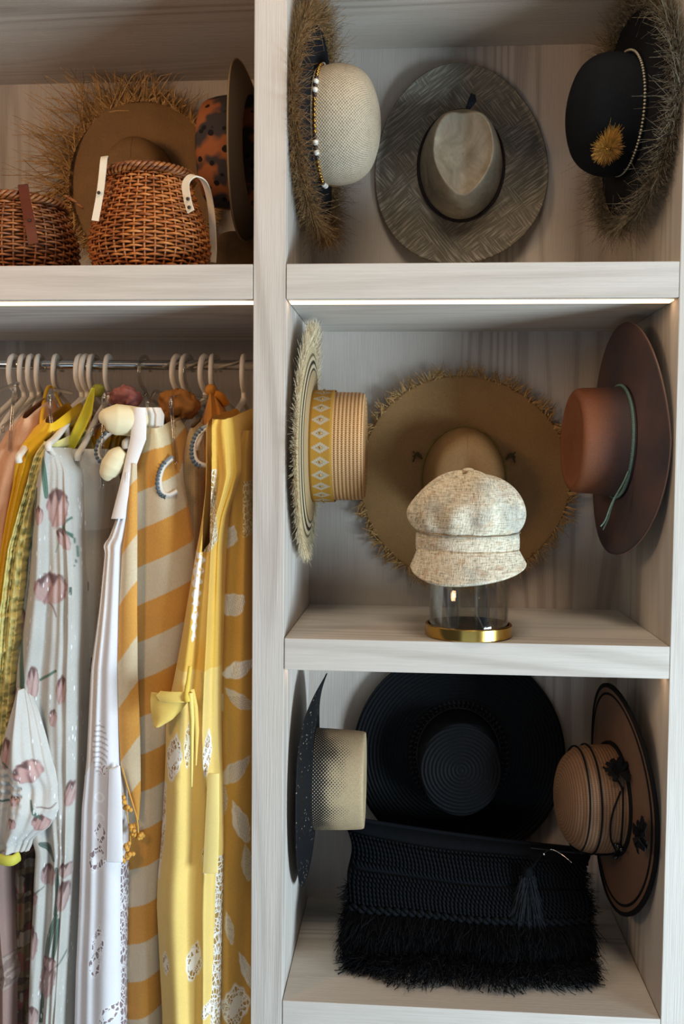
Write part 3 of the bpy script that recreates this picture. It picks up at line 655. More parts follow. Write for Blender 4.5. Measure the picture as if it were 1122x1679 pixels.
co[:, 2] = np.where(co[:, 2] < .001, .001+RNG.uniform(0, .004, len(co)), co[:, 2]); me.vertices.foreach_set('co', co.ravel())
for sd in (-1, 1):
    B_ = [bag_pt(sd*.97, RNG.uniform(.05, .8 if sd > 0 else .45)) for _ in range(700)]
    strands('side_fringe', B_, np.tile([sd*1., -.3, -.5], (700, 1)), .020, .0009, m_thread, clutch, jitter=.4, curl=.3)
P = [bag_pt(s, 1.)+np.array([0, -.002, .001]) for s in np.linspace(-.96, .96, 60)]; tube('top_hem', P, .0045, m_knit, clutch, seg=8)
P = [bag_pt(s, .995)+np.array([0, -.010, -.002]) for s in np.linspace(.50, .94, 20)]; tube('zip', P, .0016, m_plain('zip_tape', '#24262b', .5), clutch, seg=5)
P = spline([bag_pt(.60, .97)+(0, -.016, 0), bag_pt(.66, 1.0)+(0, -.020, .000), bag_pt(.74, .985)+(0, -.021, .0), bag_pt(.82, .93)+(0, -.020, 0)], 20); sil = N('bright_steel', .2, .5).col((.8, .8, .8)).done(); sil.node_tree.nodes['Principled BSDF'].inputs['Metallic'].default_value = 1
tube('zip_pull', P, .0011, sil, clutch, seg=6)
pk = bag_pt(.60, .97)+(0, -.018, 0); g = sphere_geo(pk, .003, 8, 6); mesh('snap', g[0], g[1], sil, clutch)
tk = bag_pt(.50, .80)+np.array([0, -.030, 0]); g = sphere_geo(tk, (.012, .010, .013)); 
V, F = join_geo([g, tube_geo(spline([bag_pt(.58, .96)+(0, -.014, 0), bag_pt(.54, .90)+(0, -.026, 0), tk], 12), .0022, seg=5)]); ts = mesh('tassel', V, F, m_knit, clutch)
m_tass = m_plain('charcoal_tassel_thread', '#1d2025', .85, .2, .4, 200)
B_ = tk+RNG.normal(0, .005, (1900, 3))*(1, .6, .4)-(0, 0, .008); D_ = np.stack([RNG.uniform(-.42, .30, 1900), RNG.uniform(-.22, 0, 1900)-.10, -np.ones(1900)], 1)
o = strands('tassel_threads', B_, D_, .105, .0009, m_tass, ts, jitter=.05, curl=.06, seg=4)

# ------------------------------------------------------------------ upper left: baskets and hats
ZA = .0008
def m_wick(name, c1, c2, c3):
    a = N(name, .42, .45); f = a.noise(a.coord('Object', (30, 30, 200)), 1, 3); g = a.noise(a.coord(), 30, 3)
    c = a.ramp(f, [(.35, lin(c2)), (.5, lin(c1)), (.68, lin(c3))]); a.col(a.mix(1.0, c, a.ramp(g, [(.3, .7), (.65, 1.)]), 'MULTIPLY')); return a.done()
def basket(name, label, loc, prof, mat, rimmat, rz, nst=36, pitch=.0068, rod=.0026, zr=.0):
    """creel woven in real osiers: upright stakes and rods that go in front and behind them in turn"""
    t = thing(name, label, 'basket', loc); P = spline(prof, 60); z0, z1 = P[0, 1], P[-1, 1]
    rad = lambda z: np.interp(z, P[:, 1], P[:, 0])
    lathe('inner_shadow', [(max(.001, rad(z)-.006), z) for z in np.linspace(z0, z1, 18)], m_plain('basket_inner_shadow', '#3a2113', .9), t, 48)  # dark inner shell, its colour stands in for shade between the osiers
    G = [tube_geo([(rad(z)*math.cos(q), rad(z)*math.sin(q), z) for z in np.linspace(z0, z1, 16)], .0022, seg=5) for q in 2*PI*np.arange(nst)/nst]
    V, F = join_geo(G); mesh('stakes', V, F, mat, t)['kind'] = 'stuff'
    G = []; nr = int((z1-z0)/pitch); K = nst*4
    for r in range(nr):
        z = z0+.004+r*pitch
        for ply in (0,):
            pts = []
            for k in range(K):
                q = 2*PI*k/K; w = math.cos(q*nst/2+PI*r)*.0042; zz = z+.0008*math.sin(q*3+r)+RNG.normal(0, .00015); pts.append(((rad(zz)+w)*math.cos(q), (rad(zz)+w)*math.sin(q), zz))
            G.append(tube_geo(pts, rod*(1+.12*math.sin(r*2.3)), seg=5, closed=True))
    V, F = join_geo(G); o = mesh('weave', V, F, mat, t); o['kind'] = 'stuff'
    G = []                               # plaited rim
    for p in range(4):
        ph = p*PI/2; G.append(tube_geo([((rz+.0065*math.cos(q*13+ph))*math.cos(q), (rz+.0065*math.cos(q*13+ph))*math.sin(q), z1+.004+.0065*math.sin(q*13+ph)+zr*math.cos(q)) for q in 2*PI*np.arange(260)/260], .0034, seg=6, closed=True))
    V, F = join_geo(G); mesh('rim', V, F, rimmat, t); return t
m_osier = m_wick('orange_osier', '#b4662c', '#7c3f18', '#d98f4c'); m_osier2 = m_wick('brown_osier', '#96552b', '#5f3216', '#b5743f'); m_rim = m_wick('brown_rim_osier', '#96582c', '#5d3116', '#b97c48')
B1 = at(242, 434, y=.115); b1 = basket('creel_basket', 'round orange-brown wicker creel with white leather straps', (B1[0], .135, ZA), [(.092, .002), (.110, .025), (.118, .055), (.113, .090), (.101, .125), (.090, .155), (.082, .180), (.079, .196)], m_osier, m_rim, .085)
B2 = at(30, 434, y=.16); b2 = basket('wicker_basket', 'low brown wicker basket with dark leather strap at the left edge', (B2[0]-.010, .175, ZA), [(.100, .002), (.118, .028), (.124, .062), (.119, .098), (.105, .132), (.090, .152)], m_osier2, m_rim, .098)
def strap(name, P, w, th, mat, parent, side, holes=(), tip=True):
    """flat leather strap following P; side = width direction"""
    P = np.asarray(P, float); n = len(P); Tn = np.gradient(P, axis=0); Tn /= np.linalg.norm(Tn, axis=1)[:, None]; V = []
    for i in range(n):
        s = np.array(side, float); s -= Tn[i]*s.dot(Tn[i]); s /= np.linalg.norm(s); nn = np.cross(Tn[i], s); ww = w*.5
        for a_, b_ in ((-1, -1), (1, -1), (1, 1), (-1, 1)): V.append(P[i]+s*ww*a_+nn*th*.5*b_)
    F = [(i*4+k, i*4+(k+1) % 4, i*4+4+(k+1) % 4, i*4+4+k) for i in range(n-1) for k in range(4)]+[(3, 2, 1, 0), tuple((n-1)*4+k for k in range(4))]
    return mesh(name, V, F, mat, parent, smooth=False)
m_wl = m_plain('cream_leather', '#e2d6bf', .5, .3, .06, 60); m_bl = m_plain('oxblood_leather', '#5e2c1c', .5, .3, .15, 60); m_stud = m_plain('dark_stud', '#2a1c14', .4, .5)
L = lambda u, v, y, b: at(u, v, y=y)-np.array(b.location)
# left strap: over the rim and down the front; right strap: a curled handle end that runs behind
P = spline([L(174, 262, .12, b1), L(171, 258, .055, b1), L(168, 285, .045, b1), L(164, 318, .035, b1), L(156, 362, .028, b1)], 26)
s1 = strap('strap', P, .0135, .0022, m_wl, b1, (1, 0, 0.12))
P = spline([L(313, 347, .020, b1), L(307, 325, .024, b1), L(305, 300, .030, b1), L(318, 288, .040, b1), L(336, 300, .070, b1), L(346, 340, .12, b1), L(350, 400, .15, b1), L(349, 430, .16, b1)], 44)
s2 = strap('strap', P, .0155, .0022, m_wl, b1, (.85, -.35, -.35))
for s_, u, v, y in ((s1, 162, 316, .029), (s2, 308, 326, .019), (s2, 310, 340, .017)):
    g = sphere_geo(L(u, v, y, b1), (.0036, .002, .0036), 8, 6); mesh('stud', g[0], g[1], m_stud, s_)
P = spline([L(38, 308, .16, b2), L(38, 304, .09, b2), L(42, 330, .07, b2), L(48, 360, .055, b2), L(55, 400, .050, b2)], 24)
s3 = strap('strap', P, .020, .0024, m_bl, b2, (1, 0, .1)); s3['label'] = 'dark brown leather strap'
g = sphere_geo(L(48, 361, .050, b2), (.003, .002, .003), 8, 6); mesh('stud', g[0], g[1], m_stud, s3)
P = spline([L(108, 322, .12, b2), L(122, 330, .10, b2), L(136, 342, .11, b2)], 10); tube('latch_loop', P, .003, m_rim, b2, seg=6)

# ragged straw hat on the back board
m_strawdim = m_weave('coarse_straw', '#a57c4c', '#6f5230', .0045, .0045, False, .0009, nscale=11, var=.25)
m_wild = straw_mix('loose_straw', '#b08650', '#7f5c34', '#d2a86c')
c_ = at(232, 300, y=DL-.04)
h10 = thing('straw_hat', 'ragged straw hat with long loose straws behind the wicker baskets', 'hat', M=frame((c_[0], DL-.034, c_[2]), (0, -1, .0)))
a, b = .10, .085; fn10 = lambda T, t: -.004*t+.010*np.sin(3*T)*t**2
brim('brim', a, b, .205, .190, fn10, m_strawdim, h10); crown('crown', [(1, 0), (.97, .04), (.9, .075), (.7, .095), (.4, .1), (.003, .1)], a, b, m_strawdim, h10)
n_ = 460; T = RNG.normal(.9, 1.0, n_); P = np.stack([.198*np.cos(T), .184*np.sin(T), np.full(n_, .006)], 1); ang = T+RNG.normal(0, .55, n_)
Lf = np.where((T > -.2) & (T < 2.2), .135, .065)
strands('loose_straws', P, np.stack([np.cos(ang), np.sin(ang), RNG.uniform(0, .35, n_)], 1), Lf, .0017, m_wild, h10, jitter=.15, curl=.2, seg=3)
ls = [o for o in h10.children if o.name.startswith('loose')][0]; me = ls.data; co = np.empty(len(me.vertices)*3, np.float32); me.vertices.foreach_get('co', co); co = co.reshape(-1, 3)
Mw = np.array(h10.matrix_world); w_ = co@Mw[:3, :3].T+Mw[:3, 3]; w_[:, 1] = np.minimum(w_[:, 1], DL-.003); w_[:, 2] = np.clip(w_[:, 2], .003, TOP-.004); w_[:, 0] = np.minimum(w_[:, 0], -PW-.004); me.vertices.foreach_set('co', ((w_-Mw[:3, 3])@Mw[:3, :3]).astype(np.float32).ravel())
edge_fringe('fringe', a, b, .207, .192, fn10, m_wild, h10, 2600, .030, .0007, t0=.93, t1=1.0, lift=.35, jit=.12, curl=.1)

# printed hat on the right side of the bay
def m_leo():
    a = N('leopard_print', .8, .2); v = a.coord(); d = a.vor(v, 42); e = a.vor(v, 42, 'DISTANCE_TO_EDGE'); n = a.noise(v, 15, 2); n2 = a.noise(v, 60, 2)
    base = a.mix(a.ramp(n, [(.48, 0.), (.56, 1.)]), lin('#94552f'), lin('#3a3230')); sp_ = a.ramp(a.math('ADD', d, a.math('MULTIPLY', n2, .4)), [(.42, 1.), (.50, 0.)])
    a.col(a.mix(sp_, base, lin('#15110f'))); return a.done()
m_lp = m_leo(); py_ = .30; XL = -PW
h11 = thing('printed_hat', 'hat with orange and black animal print crown beside the closet upright', 'hat', M=frame((XL-.056, .33, .312), (-1, .09, 0)))
a, b = .122, .095; fn11 = lambda T, t: .018*t**2+.008*np.cos(2*T)*t
m_olive = m_plain('brown_felt_brim', '#57493a', .85, .2, .2, 200, .0004)
brim('brim', a, b, .190, .170, fn11, m_olive, h11); crown('crown', [(1, 0), (1, .04), (.97, .08), (.88, .105), (.6, .112), (.003, .113)], a, b, m_lp, h11)
pts, _ = ring_pts(a, b, fn11, 1., .190, .170); tube('brim_edge', pts, .0022, m_plain('tan_cord_edge', '#8a7454', .7), h11, closed=True, seg=5)
petals(np.array([-.095, .075, .05]), 9, .028, (-.6, .6, .6), 'bow', h11, m_plain('black_satin', '#0e1013', .35, .5), 8)
h12 = thing('straw_bucket_hat', 'dim straw hat standing behind the wicker creel', 'hat', M=frame((at(388, 400, y=.46)[0], .47, .095), (-.1, -1, .25)))
a, b = .062, .062; fn12 = lambda T, t: -.01*t
brim('brim', a, b, .088, .105, fn12, m_strawdim, h12); crown('crown', [(1, 0), (.98, .03), (.9, .06), (.6, .07), (.003, .071)], a, b, m_strawdim, h12)

# ------------------------------------------------------------------ hanging bay: rail, hangers
RY, RZ, RR = .30, -.1570, .0108
rail = thing('hanging_rail', 'shiny chrome rail carrying the clothes hangers', 'rail', ((LX-PW)/2, RY, RZ))
m_chrome = N('chrome', .12, .5).col((.62, .60, .57)).done(); m_chrome.node_tree.nodes['Principled BSDF'].inputs['Metallic'].default_value = 1
hl = (-PW-LX)/2-.0005
tube('rod', [(-hl, 0, 0), (0, 0, 0), (hl, 0, 0)], RR, m_chrome, rail, seg=32)
for sx in (-1, 1): tube('flange', [(sx*(hl-.004), 0, 0), (sx*hl, 0, 0)], .022, m_chrome, rail, seg=24)
m_hw = m_plain('white_hanger_plastic', '#ddd5c8', .4, .4, .04, 30)
m_hc = m_clear('clear_hanger_plastic', (.80, .79, .76), .45)
m_grip = m_plain('grey_rubber_grip', '#7f8b93', .6, .3, .05)
def hanger(uh, tip, label, clear=False, grip=None, neck=.078, bar=False, group=None):
    x0 = float(at(uh, 598, y=RY)[0]); tip = np.array(tip, float); d = tip-np.array([x0, RY, tip[2]]); ln = np.hypot(d[0], d[1]); ex = d[:2]/ln
    t = thing('clothes_hanger', label, 'hanger', (x0, RY, RZ), group=group)
    w = lambda p, z: np.array([ex[0]*p, ex[1]*p, z])
    r = .0038 if clear else .0058; mt = m_hc if clear else m_hw
    hk = [w(-.0185, -.014), w(-.0165, .004), w(-.008, .0150), w(.004, .0178), w(.018, .0115), w(.0265, -.006), w(.0265, -.030), w(.015, -.048), w(.001, -.058), w(0, -neck)]
    tube('hook', spline(hk, 40), r, mt, t, seg=8, flat=1.25)
    zt = tip[2]-RZ
    for sgn in (1, -1):
        P = [w(0, -neck+.004), w(sgn*.018, -neck-.006), w(sgn*ln*.45, -neck+(zt+neck)*.38), w(sgn*ln*.85, -neck+(zt+neck)*.86), w(sgn*ln, zt), w(sgn*ln*1.0, zt-.012)]
        tube('arm', spline(P, 30), r*1.05, mt, t, seg=8, flat=1.2)
    if bar: tube('bar', spline([w(ln*.97, zt-.010), w(ln*.8, zt-.022), w(0, zt-.024), w(-ln*.8, zt-.022), w(-ln*.97, zt-.010)], 24), r*.9, mt, t, seg=8)
    if bar == 'hook':
        tube('strap_hook', spline([w(ln*.62, -neck+(zt+neck)*.62), w(ln*.60, zt-.008), w(ln*.52, zt-.022), w(ln*.36, zt-.022), w(ln*.33, zt-.012)], 20), r*.95, mt, t, seg=8)
    if grip is not None:                 # C-shaped clip with a ribbed rubber back
        loc = np.array([x0, RY, RZ]); Q = spline([at(u, v, y=y)-loc for u, v, y in grip], 40); tube('clip', Q, .0048, mt, t, seg=8, flat=1.6)
        cen = Q[len(Q)//2:].mean(0)*.5+Q.mean(0)*.5; Q2 = np.array([q+(q-cen)/np.linalg.norm(q-cen)*.004 for q in Q])[:30]
        gp = tube('grip', Q2, .0046, m_grip, t, seg=8, flat=1.5); gp['label'] = 'grey ribbed rubber grip'
        G = [tube_geo(Q2[i:i+2]*1.0, .0058, seg=8, flat=1.5) for i in range(6, 29, 2)]
        V, F = join_geo([(v_, f_) for v_, f_ in G]); mesh('ribs', V, F, m_plain('dark_grip_ribs', '#55616b', .6), t)['kind'] = 'stuff'
    return t
TIPY = .10
A = lambda u, v, y=TIPY: at(u, v, y=y)
hanger(24, A(-52, 742), 'white hanger at the far left end of the rail')
hanger(39, A(-18, 730), 'second white hanger from the left end of the rail')
hanger(52, A(-2, 745), 'white hanger carrying the peach top')
hanger(64, A(27, 752), 'white hanger carrying the bright yellow satin top', bar=True)
hanger(93, A(31, 748, .045), 'white hanger just right of the clear yellow-strapped one')
hanger(134, A(58, 735), 'leftmost of three touching white hangers mid rail')
hanger(143, A(66, 740), 'middle of three touching white hangers mid rail')
hanger(152, A(80, 728, .028), 'white hanger carrying the cream waistband skirt', bar='hook')
hanger(179, A(128, 745), 'lone white hanger with its hook beside the pink bundled scarf')
hanger(293, A(206, 725), 'left white hanger of the pair above the crinkled brown scarf', grip=[(204, 704, .10), (184, 708, .095), (168, 722, .09), (162, 742, .09), (170, 756, .09), (186, 757, .092), (204, 752, .10)])
hanger(306, A(238, 706), 'white hanger carrying the orange and cream striped dress', grip=[(282, 752, .07), (268, 766, .062), (262, 786, .06), (265, 806, .06), (276, 812, .062), (290, 806, .07)])
hanger(337, A(268, 722), 'left white hanger of the pair by the orange knotted scarf')
hanger(349, A(322, 728), 'white hanger carrying the yellow lace dress', grip=[(345, 700, .075), (330, 708, .066), (320, 724, .06), (318, 742, .06), (323, 757, .06), (336, 763, .064), (346, 762, .07)])
hanger(400, A(374, 706), 'rightmost white hanger next to the closet upright')
for i, (u, tu, tv, lb) in enumerate(((68, 5, 700, 'clear hanger beside the leftmost white hooks'), (98, 40, 700, 'clear hanger with thin yellow straps looped round it'), (158, 88, 705, 'clear hanger behind the yellow-green sash'),
        (239, 152, 704, 'clear hanger alone in the gap at mid rail'), (312, 240, 690, 'clear hanger left of the orange knotted scarf'), (356, 286, 690, 'clear hanger right of the orange knotted scarf'))):
    hanger(u, A(tu, tv, .11), lb, clear=True, neck=.066)
# clear clip bars whose rods run towards the room: trouser hangers seen end-on
for (u0, v0, u1, v1, u2, v2, lb) in ((-6, 640, 24, 634, 16, 740, 'clear trouser hanger arm in front of the peach top'), (118, 645, 82, 646, 86, 716, 'clear trouser hanger arm over the yellow satin top'), (200, 648, 171, 650, 168, 800, 'clear trouser hanger arm beside the cream padded hanger'), (268, 646, 243, 658, 246, 706, 'clear hanger arm left of the crinkled brown scarf'), (345, 652, 281, 656, 290, 760, 'clear hanger arm crossing in front of the beige knit')):
    t = thing('clip_hanger', lb, 'hanger', tuple(at(u1, v1, y=.12)))
    loc = np.array(t.location); P = [at(u0, v0, y=.27)-loc, at((u0+u1)/2, v0-4, y=.20)-loc, at(u1+5, v1-5, y=.125)-loc, at(u1, v1+3, y=.10)-loc, at((u1+u2)/2-1, (v1+v2)/2, y=.085)-loc, at(u2, v2, y=.08)-loc]
    tube('arm', spline(P, 40), .0042, m_hc, t, seg=10)
    tube('joint', spline([at(u1, v1+1, y=.098)-loc, at(u1-.5, v1+13, y=.094)-loc], 4), .0058, m_hc, t, seg=10)

# ------------------------------------------------------------------ garments
def m_cloth(name, rough=.85, weave=900, specks=0, mottle=.10, lace=210, lw=.11, lining='#7d6a6c'):
    a = N(name, rough, .15); c = a.attr('col'); n = a.noise(a.coord(), 12, 4, .6); w = a.noise(a.coord('Object', (1, 1, .35)), weave, 1)
    c = a.mix(1.0, c, a.ramp(n, [(.3, 1-mottle), (.65, 1.)]), 'MULTIPLY'); c = a.mix(.18, c, w, 'OVERLAY')
    if specks:
        v = a.vor(a.coord('Object', (150, 150, 45)), 1.0); k = a.math('MULTIPLY', a.ramp(v, [(.20, 1.), (.27, 0.)]), a.ramp(a.noise(a.coord('Object', (40, 40, 6)), 1, 2), [(.54, 0.), (.6, 1.)]))
        c = a.mix(a.math('MULTIPLY', k, .8), c, (.92, .93, .95))
    a.col(c); lc = a.attr('lace', 'Fac'); e = a.vor(a.coord('Object', (1, 1, .6)), lace, 'DISTANCE_TO_EDGE', 0); e2 = a.vor(a.coord(), lace*2.3, 'DISTANCE_TO_EDGE', 0)
    net = a.math('MAXIMUM', a.math('LESS_THAN', e, lw), a.math('MULTIPLY', a.math('LESS_THAN', e2, lw), a.math('GREATER_THAN', a.noise(a.coord(), 70, 1), .56)))
    hole = a.math('MULTIPLY', a.math('SUBTRACT', 1, net), a.math('GREATER_THAN', lc, .5)); c = a.mix(hole, c, lin(lining)); a.col(c); w = a.math('SUBTRACT', w, a.math('MULTIPLY', hole, 3)); al = a.math('LESS_THAN', lc, 1.5)
    a.put(a.b.inputs['Alpha'], al); a.bump(w, .0003, .5)
    a.b.inputs['Sheen Weight'].default_value = .15
    return a.done()
def foldf(q, v, spec, seed):
    rg = np.random.default_rng(seed); y = np.zeros_like(q)
    for f, amp in spec:
        ph, dr, s2 = rg.uniform(0, 6.28), rg.uniform(-1, 1), rg.uniform(.0015, .004)
        w = np.sin(2*PI*f*.8*(q+.10*np.sin(5*q+ph))+ph+dr*v*.003+.5*np.sin(v*s2+ph)); y += amp*(w if f < 4 else w*(.35+.65*vnoise(q*40, v, 60, seed)))
    return y
def garment(name, label, cat, rows, yf, depth, mat, paint, folds=((2.2, .007), (5, .003)), shift=.06, seed=1, rise=.06, res=1.25, group=None, backw=.5, sidefold=.006, neck=.10):
    rows = np.array(rows, float); v0, v1 = rows[0, 0], rows[-1, 0]; nv = int((v1-v0)/ (res*1.25))+2; vv = np.linspace(v0, v1, nv)
    from_ = lambda k: np.interp(vv, rows[:, 0], rows[:, k]); ks = np.ones(9)/9; pad = lambda a_: np.convolve(np.pad(a_, 4, 'edge'), ks, 'valid')
    uL, uR = pad(from_(1)), pad(from_(2)); nf = int((uR-uL).max()/res)+8; ns = 26
    q = np.linspace(0, 1, nf); Q, Vv = np.meshgrid(q, vv, indexing='ij'); U = uL+(uR-uL)*Q
    P = at_arr(U, Vv, yf); wid = (P[-1, :, 0]-P[0, :, 0]); fd = foldf(Q, Vv, folds, seed); amp = np.clip((Vv-v0)/160+.25, 0, 1)
    dy = .030*np.abs(2*Q-1)**3 - fd*amp
    P[..., 1] += dy; P[..., 0] += fd*.25*amp*np.sin(PI*Q)
    parts, us = [P], [U]
    xc = (P[0, :, 0]+P[-1, :, 0])/2+shift; s = np.linspace(0, 1, ns)[1:-1]
    for side in (1, 0):
        e = P[-1] if side else P[0]; tt = s if side else s[::-1]; bk = xc+(1 if side else -1)*wid*backw*.5
        X = e[None, :, 0]+(bk-e[:, 0])[None]*tt[:, None]; Y = e[None, :, 1]+((yf+depth)-e[:, 1])[None]*tt[:, None]; Z = np.broadcast_to(e[None, :, 2], X.shape).copy()
        X = X+sidefold*np.sin(tt[:, None]*19+vv[None]*.006+seed+side*2)*np.sin(PI*tt)[:, None]*np.clip((vv-v0)/200, 0, 1)[None]
        parts.append(np.stack([X, Y, Z], -1)); du = np.hypot(X-e[None, :, 0], Y-e[None, :, 1])*850
        us.append((uR if side else uL)[None]+(du if side else -du))
    P = np.concatenate(parts, 0); U = np.concatenate(us, 0); Vf = np.broadcast_to(vv, U.shape)
    ztop = P[:, :1, 2]; up = np.clip((P[..., 1]-yf)/(RY-yf), 0, 1); up = np.where(P[..., 1] > RY, np.clip((yf+depth-P[..., 1])/(yf+depth-RY+1e-6), 0, 1), up)
    sm = np.clip((up-.42)/.4, 0, 1); sm = sm*sm*(3-2*sm)
    P[..., 2] += (rise*np.clip(up/.45, 0, 1)-neck*sm)*np.clip(1-(Vf-v0)/330, 0, 1)
    n0 = P.shape[0]; col, lace = paint(U.ravel(), Vf.ravel())
    o = mesh(name, P.reshape(-1, 3)-P[0, 0], grid_faces(n0, nv, True), mat, None, attrs={'col': col, 'lace': lace}); o.location = P[0, 0]
    tag(o, label, cat, group) if label else None
    return o
def sheet(name, rows, y, mat, paint, parent=None, folds=((2, .003),), seed=3, curve=.008, res=1.25, th=.0012, yfn=None, label=None, cat=None, M0=None):
    rows = np.array(rows, float); v0, v1 = rows[0, 0], rows[-1, 0]; nv = int((v1-v0)/(res*1.2))+3; vv = np.linspace(v0, v1, nv)
    uL, uR = np.interp(vv, rows[:, 0], rows[:, 1]), np.interp(vv, rows[:, 0], rows[:, 2]); nf = max(6, int((uR-uL).max()/res)+3)
    Q, Vv = np.meshgrid(np.linspace(0, 1, nf), vv, indexing='ij'); U = uL+(uR-uL)*Q
    yy = y if not yfn else y+yfn(Q, (Vv-v0)/(v1-v0)); P = at_arr(U, Vv, y)
    fd = foldf(Q, Vv, folds, seed); P[..., 1] += curve*np.abs(2*Q-1)**2-fd+(yy-y)
    col, lace = paint(U.ravel(), Vv.ravel()); org = P[0, 0].copy(); 
    base = np.array(parent.location) if parent is not None else org
    o = mesh(name, P.reshape(-1, 3)-base, grid_faces(nf, nv), mat, parent, attrs={'col': col, 'lace': lace}); solid(o, th, 0)
    if parent is None: o.location = org
    if label: tag(o, label, cat)
    return o
def vnoise(U, V, sc, seed=0):
    rg = np.random.default_rng(seed); g = rg.uniform(0, 1, (64, 64)); x, y = np.asarray(U)/sc, np.asarray(V)/sc; i, j = np.floor(x).astype(int), np.floor(y).astype(int); fx, fy = x-i, y-j; fx, fy = fx*fx*(3-2*fx), fy*fy*(3-2*fy)
    G = lambda a_, b_: g[a_ % 64, b_ % 64]; return (G(i, j)*(1-fx)+G(i+1, j)*fx)*(1-fy)+(G(i, j+1)*(1-fx)+G(i+1, j+1)*fx)*fy
class Paint:
    def __init__(s, base): s.base = lin(base); s.ops = []
    def add(s, f): s.ops.append(f); return s
    def __call__(s, U, V):
        c = np.tile(np.array(s.base, float), (len(U), 1)); l = np.zeros(len(U))
        for f in s.ops: c, l = f(U, V, c, l)
        return c, l
def blend(c, k, col): return c*(1-k[:, None])+np.array(lin(col))*k[:, None]
def ell(U, V, cx, cy, rx, ry, a=0):
    a = math.radians(a); x, y = (U-cx)*math.cos(a)+(V-cy)*math.sin(a), -(U-cx)*math.sin(a)+(V-cy)*math.cos(a); return np.sqrt((x/rx)**2+(y/ry)**2), x/rx, y/ry
def stroke(pts, w, col, soft=1.2):
    pts = spline(np.array(pts, float), 30) if len(pts) > 2 else np.array(pts, float)
    def f(U, V, c, l):
        d = np.full(len(U), 1e9); t_ = np.linspace(0, 1, len(pts))
        for k in range(len(pts)-1):
            a_, b_ = pts[k], pts[k+1]; ab = b_-a_; t = np.clip(((U-a_[0])*ab[0]+(V-a_[1])*ab[1])/(ab@ab+1e-9), 0, 1); ww = w*(.55+.45*math.sin(PI*min(1, max(0, t_[k]*.9+.05))))
            d = np.minimum(d, np.hypot(U-a_[0]-ab[0]*t, V-a_[1]-ab[1]*t)-ww)
        k = np.clip(.5-d/soft, 0, 1); st = vnoise(U*3, V*.5, 4, 2); c = blend(c, k*.92, col); return blend(c, k*np.clip(1-abs(d+w*.5)/1., 0, 1)*.3, '#8fae9c'), l
    return f
def flower(cx, cy, rx, ry, a=0, tone='#c4968f', cap='#553a3a', seed=0):
    def f(U, V, c, l):
        r, x, y = ell(U, V, cx, cy, rx, ry, a); r = np.maximum(r, np.abs(x)*(1.0+.35*np.clip(y, -1, 1))); wob = .05*np.sin(7*x+seed)*np.abs(y)+.14*(vnoise(U, V, 4, seed)-.5); m = np.clip((1.02-(r+wob))*6, 0, 1)
        pet = np.abs(np.sin(x*3.3+1.5*y+seed)); c2 = blend(c, m*.88, tone); c2 = blend(c2, m*np.clip(1-pet*1.8, 0, 1)*.7, '#86504f'); c2 = blend(c2, m*np.clip(.5-np.abs(x-.3), 0, 1)*.7, '#dfc3ba')
        edge = m*np.clip((r+wob-.78)*5, 0, 1); c2 = blend(c2, edge*.35, '#875e5a'); capm = m*np.clip((-y-.30+.25*np.sin(x*9))*3, 0, 1); return blend(c2, capm*.85, cap), l
    return f
def motif(cx, cy, rx, ry, a=0, lace=1, col='#e9e6e2', power=2.0, solidc=.0):
    """leaf-shaped lace inset with a stitched rim; its middle can stay cloth"""
    def f(U, V, c, l):
        r, x, y = ell(U, V, cx, cy, rx, ry, a); r = (np.abs(x)**(power*.62)+np.abs(y)**(power)) ** (1/power) if power < 2 else r; r = np.abs(x)**1.3+np.abs(y)**1.3; r = r**.77+.04*np.sin(np.arctan2(y, x)*9)
        m = np.clip((1.0-r)*8, 0, 1); c = blend(c, m, col)
        if lace == 0: c = blend(c, ((r < .86) & (np.sin((x*rx+y*ry*.5)*2.2) > .1) & (x+.4*y > -.35)).astype(float)*.55, '#8f7c5e')
        inn = (r < .84); keep = ell(U, V, cx, cy, rx*.42, ry*.55, a+18)[0] < solidc*1.0
        return c, np.where(inn & ~keep, max(0, lace)*1.0, l)
    return f
def zone(fn, col=None, lace=None, k=1.0):
    def f(U, V, c, l):
        m = fn(U, V).astype(float)
        if col: c = blend(c, m*k, col)
        if lace is not None: l = np.where(m > .5, lace, l)
        return c, l
    return f
def lineat(pts): pts = np.array(pts, float); return lambda V: np.interp(V, pts[:, 0], pts[:, 1])

C1 = m_cloth('peach_cotton'); C2 = m_cloth('satin_cloth', .45, 1200, mottle=.05); C3 = m_cloth('printed_chiffon', .7, 900, specks=1, mottle=.12); C4 = m_cloth('fine_linen', .9, 700, mottle=.06, lace=130, lw=.10, lining='#8f7d80')
C5 = m_cloth('linen_stripe', .9, 600, mottle=.08); C6 = m_cloth('lace_cotton', .85, 800, mottle=.07, lace=150, lw=.10, lining='#a88548')

# peach top
garment('peach_top', 'peach top on a hanger at the left edge of the photo', 'top', [(686, 34, 46), (700, 18, 52), (722, -2, 56), (760, -22, 40), (800, -26, 24), (870, -30, 10), (980, -34, 2)], .085, .34, C1, Paint('#cf9c78'), shift=.07, seed=4, rise=.05)
